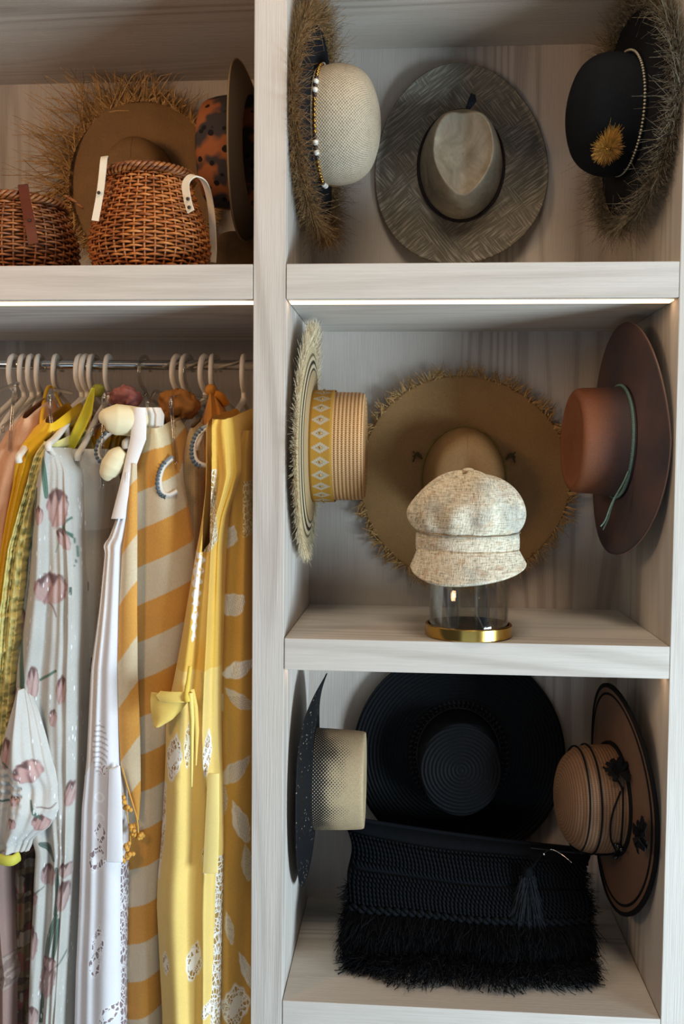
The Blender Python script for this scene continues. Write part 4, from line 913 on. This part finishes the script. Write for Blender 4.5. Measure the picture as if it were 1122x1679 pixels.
# bright yellow satin top with a thin strap
g = garment('yellow_satin_top', 'bright yellow satin top with thin straps looped over a clear hanger', 'top', [(694, 70, 92), (712, 46, 98), (730, 26, 80), (748, 18, 60), (800, 14, 42), (850, 4, 30), (900, -4, 20), (1000, -16, 6)], .075, .33, C2, Paint('#e0b01c'), folds=((1.6, .006), (4, .003)), shift=.07, seed=6, rise=.05)
lo = np.array(g.location); tube('strap', spline([at(67, 706, y=.09)-lo, at(69, 680, y=.12)-lo, at(74, 650, y=.20)-lo, at(80, 634, y=.26)-lo, at(88, 638, y=.27)-lo, at(96, 655, y=.26)-lo, at(106, 676, y=.25)-lo], 30), .0030, C2 if False else m_plain('yellow_strap', '#d9a824', .5), g, seg=6, flat=1.5)
# pale yellow ruffle top
def rufp(U, V, c, l):
    n = vnoise(U, V, 7, 3); return blend(blend(c, np.clip(n*2-1, 0, 1), '#e2d488'), np.clip(1-n*3, 0, 1)*.6, '#b39c3e'), l
g = garment('ruffled_top', 'pale yellow ruffled lace top left of the floral dress', 'top', [(724, 66, 98), (748, 48, 84), (770, 42, 74), (800, 36, 62), (850, 22, 48), (900, 6, 40), (1000, -8, 30), (1100, -14, 20), (1200, -22, 10), (1300, -26, 4)], .062, .30, C1, Paint('#d2c27c').add(rufp), folds=((2.2, .009), (7, .005), (13, .003)), shift=.07, seed=9, rise=.03)
co = np.empty(len(g.data.vertices)*3, np.float32); g.data.vertices.foreach_get('co', co); co = co.reshape(-1, 3); nn = vnoise(co[:, 0]*3000, co[:, 2]*3000, 34, 5)+.5*vnoise(co[:, 0]*3000, co[:, 2]*3000, 15, 6); co[:, 1] -= .012*(nn-.7); co[:, 0] += .006*(nn-.7); g.data.vertices.foreach_set('co', co.ravel())

# cream waistband skirt behind the floral dress
p = Paint('#c3b7a6').add(zone(lambda U, V: V < 870, '#d8d0c2')).add(zone(lambda U, V: (V < 752), '#cfc7b8', k=.5))
for q_ in ((130, 985, 12, 45, 8), (138, 1120, 14, 34, -10), (128, 1210, 10, 40, 5), (135, 1290, 12, 30, 0), (122, 1390, 10, 30, 12)): p.add(flower(*q_, tone='#7a6057', cap='#3a2c2a', seed=q_[0]))
p.add(stroke([(135, 905), (128, 930), (122, 945)], 3, '#2f4a3c')).add(zone(lambda U, V: (V > 1080) & (vnoise(U, V, 22, 8) > .52), '#43372f', k=.8))
garment('waistband_skirt', 'cream skirt with a wide waistband hanging behind the floral dress', 'skirt', [(736, 84, 166), (780, 96, 166), (868, 106, 160), (880, 108, 158), (1000, 110, 156), (1200, 108, 146), (1400, 104, 136), (1679, 96, 124), (1740, 94, 122)], .115, .26, C3, p, folds=((1.4, .006), (4, .0025)), shift=.03, seed=11, rise=.0)
# floral dress
p = Paint('#c0bdb5')
for s_ in ([(64, 738), (71, 765), (76, 815)], 4.2, '#39604d'), ([(58, 801), (56, 825), (50, 862)], 3.8, '#3b4a40'), ([(50, 866), (42, 888), (33, 906)], 2.8, '#3f6a55'), ([(113, 849), (103, 858), (102, 870), (112, 878), (124, 892), (129, 912), (118, 929)], 2.6, '#2f5a48'), ([(97, 884), (90, 906)], 1.6, '#7d9a88'), ([(30, 1044), (33, 1075), (37, 1126), (34, 1172)], 5.0, '#33594a'), ([(65, 1117), (90, 1101)], 3.4, '#2f5545'), ([(66, 1382), (78, 1392), (87, 1411)], 4.0, '#3d4b44'), ([(92, 1425), (94, 1469), (90, 1500)], 4.0, '#3c4d44'), ([(92, 1500), (82, 1535), (75, 1572)], 4.6, '#41564a'), ([(95, 1508), (91, 1540), (86, 1572)], 3.8, '#41564a'), ([(70, 1630), (66, 1679)], 5, '#3f5046'), ([(113, 965), (113, 975)], 3, '#2a3b33'), ([(72, 1455), (60, 1462), (52, 1480)], 1.2, '#4c4642'), ([(106, 1560), (96, 1580), (80, 1590)], 1.2, '#6b6460'):
    p.add(stroke(*s_))
for q_ in ((92, 833, 17, 34, 0), (102, 885, 9, 20, -22), (82, 966, 27, 27, 0), (45, 838, 9, 26, 6), (64, 845, 8, 16, 0), (24, 1028, 9, 24, 6), (54, 1120, 9, 30, 0), (99, 1133, 9, 24, 4), (86, 1178, 7, 15, 0), (14, 1156, 12, 30, 10), (30, 1205, 16, 18, 0), (112, 1303, 9, 22, 8), (79, 1436, 13, 18, 0), (105, 1428, 10, 13, 0), (101, 1470, 9, 26, 8), (53, 1472, 10, 12, 0), (52, 1544, 11, 27, 0), (77, 1608, 13, 32, 10), (80, 1580, 12, 12, 0), (50, 1668, 13, 22, 0)):
    p.add(flower(*q_, seed=q_[1] % 7, tone='#b4918a' if q_[1] < 1400 else '#a08580'))
p.add(stroke([(80, 990), (86, 996), (91, 1012)], 1.4, '#94605e'))
floral = garment('floral_dress', 'sheer white dress printed with pink tulips and green stems', 'dress', [(733, 68, 84), (745, 62, 96), (770, 52, 108), (800, 44, 110), (870, 38, 113), (960, 31, 119), (1050, 18, 120), (1100, 9, 119), (1180, 2, 119), (1300, 14, 118), (1400, 47, 113), (1500, 42, 107), (1600, 38, 101), (1679, 36, 96), (1740, 34, 94)], .045, .22, C3, p, folds=((1.7, .013), (4.4, .006), (8, .003)), shift=.05, seed=23, rise=.0)
ps = Paint('#cfccc5')
for q_ in ((50, 1262, 22, 19, -35), (12, 1235, 12, 26, 0), (66, 1350, 14, 15, 0), (25, 1345, 9, 9, 0), (28, 1310, 12, 8, 0)): ps.add(flower(*q_, seed=q_[0]))
for s_ in ([(52, 1312), (58, 1330), (66, 1342)], 2.6, '#3f5a4c'), ([(6, 1250), (14, 1258)], 2.4, '#35544a'), ([(0, 1312), (14, 1314)], 3, '#3f5a4c'), ([(62, 1322), (80, 1326), (88, 1320)], 1.2, '#7c4a4a'): ps.add(stroke(*s_))
gath = lambda Q, t: -.026*np.sin(PI*Q)*(1-.62*np.exp(-((t-.62)/.09)**2))*np.sin(PI*np.clip(t*1.05, 0, 1))**.6+.0035*np.sin(t*120)*np.exp(-((t-.60)/.11)**2)*(Q < .5)+.004*np.sin(Q*34)*np.exp(-((t-.66)/.16)**2)
slv = sheet('sleeve', [(1130, 26, 42), (1170, 14, 58), (1210, 2, 70), (1250, -6, 80), (1290, -10, 92), (1330, -12, 94), (1360, -12, 76), (1380, -12, 52), (1400, -10, 42)], .028, C3, ps, floral, folds=((2.5, .006), (6, .003)), seed=5, curve=.02, yfn=gath); slv['label'] = 'gathered puff sleeve'
tube('cuff', spline([at(-20, 1402, y=.035)-np.array(floral.location), at(5, 1410, y=.024)-np.array(floral.location), at(20, 1411, y=.026)-np.array(floral.location), at(31, 1404, y=.04)-np.array(floral.location)], 16), .0115, m_plain('yellow_cuff', '#c9c24e', .6), floral, seg=10, flat=.5)
# dark printed and mauve pieces low at the left
pd = Paint('#54443a').add(zone(lambda U, V: vnoise(U, V, 11, 4) > .6, '#7d6a4c', k=.8)).add(zone(lambda U, V: vnoise(U, V, 16, 9) > .66, '#824a44', k=.7)).add(zone(lambda U, V: vnoise(U, V, 9, 12) > .74, '#9a8d7c', k=.8))
garment('dark_floral_skirt', 'dark brown flower-print skirt low between the floral dress and the mauve one', 'skirt', [(1330, 6, 60), (1400, 4, 62), (1550, 6, 56), (1740, 8, 52)], .10, .24, C1, pd, seed=31, rise=0, shift=.05)
pm = Paint('#9a7f76').add(zone(lambda U, V: (V > 1570) & (V < 1625), '#a59186')).add(zone(lambda U, V: (V > 1570) & (V < 1620) & (vnoise(U, V, 5, 2) > .5), '#6d564f', k=.6))
garment('mauve_dress', 'mauve dress with a lace hem at the bottom left corner', 'dress', [(1330, -36, -2), (1450, -36, 2), (1560, -36, 10), (1610, -36, 17), (1622, -36, 13), (1740, -36, 12)], .05, .24, C1, pm, seed=33, rise=0, shift=.05)

# white tunic
pw = Paint('#e4e3e6').add(zone(lambda U, V: (V < 1300) & (U < lineat([(780, 208), (900, 184), (1000, 172), (1100, 162), (1250, 150), (1300, 120)])(V)), '#d5c6b8', k=.85))
pw.add(motif(163, 1228, 15, 46, 0, -1, '#f1f1f4')).add(zone(lambda U, V: (ell(U, V, 163, 1228, 14, 44)[0] < 1) & (np.sin(np.hypot(U-166, (V-1275)*.8)*.9+np.arctan2(V-1275, U-166)*9) > .45), '#b3adb3', k=.8))
for cx, cy, rx, ry, an in ((164, 1368, 12, 20, 0), (158, 1410, 17, 27, 18), (160, 1548, 12, 34, 6), (155, 1585, 12, 26, 8), (178, 1663, 26, 14, -42), (171, 1262, 6, 12, 0)): pw.add(motif(cx, cy, rx, ry, an, 1, '#f2f2f6', solidc=.9))
pw.add(zone(lambda U, V: (V > 1290) & (V < 1345) & (np.abs(np.hypot(U-163, (V-1297) % 34-12)-7) < 1.6), '#f6f6fa', k=.9))
pw.add(zone(lambda U, V: (V > 1415) & (U > 194), '#ecebef', 1.0))
tun = garment('white_tunic', 'white embroidered linen tunic with cut-out leaf lace', 'dress', [(775, 202, 214), (800, 198, 213), (850, 186, 208), (886, 172, 200), (894, 162, 197), (905, 167, 195), (1000, 157, 193), (1100, 143, 191), (1250, 136, 194), (1330, 128, 199), (1400, 126, 200), (1500, 123, 200), (1600, 118, 198), (1679, 116, 199), (1740, 114, 199)], .040, .26, C4, pw, folds=((1.2, .007), (3.1, .0025)), shift=.05, seed=41, rise=0)
sheet('placket', [(1256, 193, 196), (1262, 178, 197), (1330, 176, 200), (1414, 174, 201)], .030, C4, Paint('#eff0f5'), tun, folds=((1, .0006),), curve=.002)
sheet('shoulder_strap', [(668, 219, 237), (690, 217, 240), (720, 214, 240), (760, 206, 226), (790, 200, 216), (850, 186, 208)], .055, C4, Paint('#e9e4e0'), tun, folds=((1, .001),), curve=.003, yfn=lambda Q, t: -.017*t)
sheet('ruched_strap', [(668, 232, 262), (680, 234, 268), (705, 234, 266), (722, 236, 250)], .075, C4, Paint('#e3ddd2'), tun, folds=((7, .002), (3, .002)), curve=.006)

# orange and cream striped dress
def stripes(U, V, c, l):
    w = V+.47*(U-224); r_ = np.mod(w-872, 123) < 61; return blend(c, r_.astype(float), '#d39a4a'), l
def stripesL(U, V, c, l):
    w = V+1.4*(U-224); r_ = np.mod(w-952, 168) < 92; return blend(c, r_.astype(float), '#d9a050'), l
stp = garment('striped_dress', 'orange and cream diagonally striped dress with pom-pom ties', 'dress', [(702, 240, 262), (716, 230, 272), (745, 218, 280), (800, 209, 292), (850, 204, 302), (900, 199, 310), (1000, 193, 316), (1100, 191, 300), (1200, 193, 290), (1300, 196, 284), (1400, 198, 276), (1679, 195, 268), (1740, 195, 266)], .062, .25, C5, Paint('#d2c4a8').add(stripes).add(zone(lambda U, V: V < 742-(U-224)*.2, '#ddcfa8')), folds=((.9, .006), (2.3, .0022)), shift=.05, seed=52, rise=.03)
sheet('front_panel', [(760, 214, 223), (800, 209, 224), (900, 199, 224), (1000, 193, 224), (1100, 191, 225), (1200, 193, 229), (1260, 196, 230), (1300, 208, 230), (1345, 223, 227)], .046, C5, Paint('#d8c7a6').add(stripesL), stp, folds=((.8, .003),), curve=.006)
m_pom = m_plain('orange_pompom', '#d8a24e', .95, .1, .3, 200, .001); lo = np.array(stp.location)
for u, v, r_ in ((204, 1314, 7), (209, 1328, 8), (217, 1358, 7), (222, 1370, 6), (232, 1372, 7), (206, 1390, 7), (212, 1402, 8), (203, 1410, 6)):
    c_ = at(u, v, y=.040)-lo; G = [sphere_geo(c_+RNG.normal(0, r_*.00045, 3), r_*.00062, 7, 5) for _ in range(7)]; V, F = join_geo(G); mesh('pompom', V, F, m_pom, stp)
tube('tie_cord', spline([at(200, 1258, y=.042)-lo, at(212, 1300, y=.040)-lo, at(224, 1340, y=.038)-lo, at(227, 1366, y=.038)-lo], 20), .0016, m_pom, stp, seg=5)
tube('tie_cord', spline([at(202, 1300, y=.042)-lo, at(214, 1376, y=.044)-lo, at(206, 1400, y=.040)-lo], 12), .0012, m_pom, stp, seg=5)

# knotted orange scarf, crinkled brown scarf, pink bundle, beige knit
sc = garment('orange_scarf', 'orange scarf knotted round the hanger hook and hanging down', 'scarf', [(644, 339, 352), (660, 334, 360), (690, 324, 372), (720, 318, 376), (760, 314, 368), (820, 308, 348), (890, 302, 336), (960, 300, 330)], .150, .10, C1, Paint('#bb7c30'), folds=((2.6, .010), (6, .004)), shift=.0, seed=61, rise=0)
g_ = sphere_geo(at(346, 640, y=.16)-np.array(sc.location), (.012, .014, .013), 14, 10); mesh('knot', g_[0], g_[1], m_plain('orange_cotton', '#bb7c30', .85, .2, .2, 60, .003), sc)
g_ = tube_geo(spline([at(352, 646, y=.16)-np.array(sc.location), at(362, 650, y=.165)-np.array(sc.location), at(370, 662, y=.18)-np.array(sc.location)], 10), .009, seg=8); mesh('knot_tail', g_[0], g_[1], m_plain('orange_cotton_tail', '#c27a26', .85), sc)
def bundle(name, label, cat, pts, r, col, seed, var=.3):
    """gathered cloth: an irregular roll with deep wrinkles"""
    P = spline(pts, 60); org = P[0].copy(); V, F = tube_geo(P-org, r*np.sin(np.linspace(.35, PI-.35, 60))**.5, seg=40); V = np.array(V); rg = np.random.default_rng(seed)
    i = np.arange(len(V)); a_, s_ = i//40, i % 40; wv = np.sin(s_*2*PI/40*4+a_*.12+seed)+.6*np.sin(a_*.55+s_*.3)+.5*np.sin(s_*2*PI/40*9-a_*.2); cen = (P-org)[a_]
    V = cen+(V-cen)*(1+.09*wv+.10*np.abs(np.sin(a_*.42+.8*np.sin(s_*2*PI/40*3)))-.06*np.abs(np.sin(s_*2*PI/40*6+a_*.35)))[:, None]; o = mesh(name, V, F, m_plain(name+'_cloth', col, .85, .2, var, 26, .002)); o.location = org; return tag(o, label, cat)
bundle('crinkled_scarf', 'crinkled brown-orange scarf bunched below the white hooks', 'scarf', [at(272, 655, y=.2), at(286, 662, y=.175), at(302, 664, y=.17), at(318, 668, y=.19)], .029, '#94622f', 3)
bundle('crinkled_scarf', 'brown-orange scarf tail hanging under the crinkled bundle', 'scarf', [at(276, 672, y=.16), at(284, 700, y=.155), at(290, 730, y=.165), at(290, 750, y=.18)], .013, '#7f5228', 9)
bundle('bundled_scarf', 'dusty pink and maroon scarf rolled over a hanger left of mid rail', 'scarf', [at(188, 655, y=.2), at(200, 650, y=.17), at(213, 650, y=.165), at(226, 660, y=.18)], .020, '#96605c', 5, .5)
garment('knit_top', 'beige openwork knit top between the striped and yellow dresses', 'top', [(702, 310, 319), (720, 302, 325), (750, 296, 327), (800, 291, 327), (850, 296, 326), (900, 300, 322)], .105, .2, C6, Paint('#b59a6e').add(zone(lambda U, V: (np.sin((U+V)*.9)*np.sin((U-V)*.9) > .35), '#8f754c', k=.6)), folds=((1.5, .004),), shift=.02, seed=71, rise=.03)
# cream padded hanger
cpad = thing('padded_hanger', 'cream padded satin hanger in front of the white strap', 'hanger', tuple(at(230, 690, y=.12))); lo = np.array(cpad.location); m_sat = m_plain('cream_satin', '#e2d5ae', .5, .3, .05, 20)
def pad(name, pts, rs): P = spline(pts, 40); tube(name, P-lo, np.interp(np.linspace(0, 1, 40), np.linspace(0, 1, len(rs)), rs), m_sat, cpad, seg=20)
pad('upper_pad', [at(163, 690, y=.055), at(172, 687, y=.058), at(190, 688, y=.066), at(215, 690, y=.08), at(245, 692, y=.11)], [.004, .020, .031, .030, .026])
pad('lower_pad', [at(203, 740, y=.062), at(192, 750, y=.060), at(183, 765, y=.058), at(177, 778, y=.058), at(176, 788, y=.06)], [.012, .021, .022, .017, .004])

# yellow lace dress
py = Paint('#e2b654')
Vn = lineat([(690, 337), (760, 337), (850, 333), (905, 331)]); Vr = lineat([(690, 347), (760, 347), (850, 345), (890, 344), (905, 334)])
py.add(zone(lambda U, V: (V < 905) & (U > Vn(V)-0) & (U < Vr(V)), lace=2.0)).add(zone(lambda U, V: (V > 770) & (V < 905) & (U > Vr(V)) & (U < Vr(V)+9), '#e8e0c8', 1.0))
py.add(zone(lambda U, V: (V > 905) & (V < 1052) & (np.abs(U-(326-(V-905)*.06)) < (12-(V-905)*.06)*(.8+.3*np.sin(V*.35))) & (vnoise(U, V, 4, 3) > .32), '#f0ece6', k=.95))
py.add(zone(lambda U, V: V > 1100, '#e8c978', k=.9))
for q_ in ((284, 1242, 16, 44, 8, 1, '#efe9dc'), (308, 1225, 7, 40, 2, 1, '#e8dfc4'), (338, 1238, 6, 40, 3, 1, '#efecea'), (262, 1360, 7, 75, 4, 1, '#e9e2cf'), (337, 1400, 6, 34, 4, 1, '#efece8'), (318, 1580, 14, 38, 10, 1, '#f2efe6'), (270, 1582, 8, 22, 0, 1, '#efe8d0'), (342, 1660, 14, 16, -30, 1, '#f2efe6')): py.add(motif(*q_, solidc=.85))
py.add(zone(lambda U, V: (V > 1415) & (U > lineat([(1415, 350), (1550, 347), (1679, 342)])(V)), '#f1eee6', 1.0)).add(zone(lambda U, V: (V > 1290) & (V < 1450) & (U < lineat([(1290, 270), (1450, 257)])(V)), '#e6dfd2', k=.8))
yel = garment('yellow_lace_dress', 'yellow cotton dress with white lace insets and a side bow', 'dress', [(688, 343, 377), (700, 333, 380), (740, 333, 384), (780, 333, 386), (810, 332, 376), (850, 327, 362), (880, 322, 357), (905, 317, 355), (1000, 300, 353), (1060, 290, 352), (1117, 279, 351), (1160, 270, 351), (1200, 265, 351), (1250, 264, 353), (1300, 262, 357), (1400, 256, 359), (1450, 251, 357), (1500, 249, 356), (1600, 254, 354), (1679, 258, 352), (1740, 258, 350)], .012, .22, C6, py, folds=((2.6, .011), (5.3, .004)), shift=.05, seed=83, rise=.03)
lo = np.array(yel.location); PY = Paint('#eccb6c')
b_ = sheet('bow_loop', [(1137, 246, 309), (1150, 244, 308), (1165, 245, 296), (1180, 248, 282), (1192, 250, 262)], -.012, C6, PY, yel, folds=((1, .004),), curve=.006, th=.0016)
sheet('bow_loop', [(1134, 262, 312), (1142, 254, 312), (1152, 262, 306)], -.020, C6, PY, yel, folds=((1, .002),), curve=.004, th=.0016)
sheet('bow_tail', [(1130, 306, 318), (1160, 312, 324), (1200, 316, 326), (1255, 320, 322)], -.018, C6, PY, yel, folds=((1, .002),), curve=.003)
sheet('bow_tail', [(1136, 306, 316), (1180, 310, 318), (1260, 312, 316), (1290, 314, 315)], -.024, C6, Paint('#f0d97c'), yel, folds=((1, .002),), curve=.003)
tube('bow_knot', spline([at(312, 1092, y=-.012)-lo, at(309, 1115, y=-.018)-lo, at(306, 1138, y=-.022)-lo, at(308, 1150, y=-.022)-lo], 14), [.004]*6+[.005]*4+[.007]*4, m_plain('yellow_cotton_knot', '#e6c455', .85), yel, seg=8)
sheet('hem_facing', [(1268, 342, 359), (1274, 340, 359), (1350, 336, 359), (1432, 332, 357)], -.006, C6, Paint('#f2d98a'), yel, folds=((1, .0005),), curve=.002, th=.002)

# mustard lace dress against the upright
pr_ = Paint('#c4974a')
for q_ in ((376, 882, 15, 22, 22, 0, '#ddd8d4'), (381, 992, 26, 21, -38, 0, '#dedad8'), (390, 1098, 32, 15, -22, 0, '#e8e6e6'), (392, 1148, 32, 12, 40, 0, '#cfc6ba'), (384, 1265, 34, 16, -40, 0, '#d0c6bb'), (366, 1310, 8, 30, 0, 0, '#c9bba6'), (394, 1350, 13, 42, -18, 0, '#ddd3c4'), (404, 1420, 9, 34, -5, 0, '#d6c8ae'), (376, 1520, 8, 30, -10, 0, '#d9cdb8'), (385, 1650, 26, 40, 0, 1, '#e2dccd'), (404, 1600, 8, 40, -18, 0, '#e2dccd')): pr_.add(motif(*q_, solidc=.8))
pr_.add(zone(lambda U, V: (np.abs(V-1152-(U-352)*.1) < 14) & (U < 366), '#d6d2ce', k=.9)).add(zone(lambda U, V: (V > 790) & (V < 880) & (U > 398), '#d9c8a0', 1.0))
garment('mustard_lace_dress', 'mustard dress with white leaf lace against the closet upright', 'dress', [(706, 396, 413), (725, 384, 414), (750, 374, 414), (800, 369, 415), (850, 364, 416), (950, 356, 417), (1100, 348, 418), (1300, 344, 418), (1500, 344, 417), (1679, 346, 416), (1740, 346, 416)], .060, .22, C6, pr_, folds=((1.8, .008), (4.1, .004)), shift=.012, seed=94, rise=.02, backw=.3, sidefold=.002)
# sash of yellow-green satin tied to a hook
sh = sheet('satin_sash', [(636, 150, 154), (650, 143, 154), (680, 130, 150), (705, 118, 138), (735, 104, 122), (750, 98, 118)], .12, C2, Paint('#c2b32c'), None, folds=((1.5, .003),), curve=.004, label='yellow-green satin sash slanting from a mid-rail hook', cat='sash')
g_ = sphere_geo(at(161, 640, y=.17)-np.array(sh.location), (.014, .014, .014), 12, 8); mesh('knot', g_[0], g_[1], m_plain('olive_satin', '#8f8a2a', .5, .3, .3, 60, .003), sh)
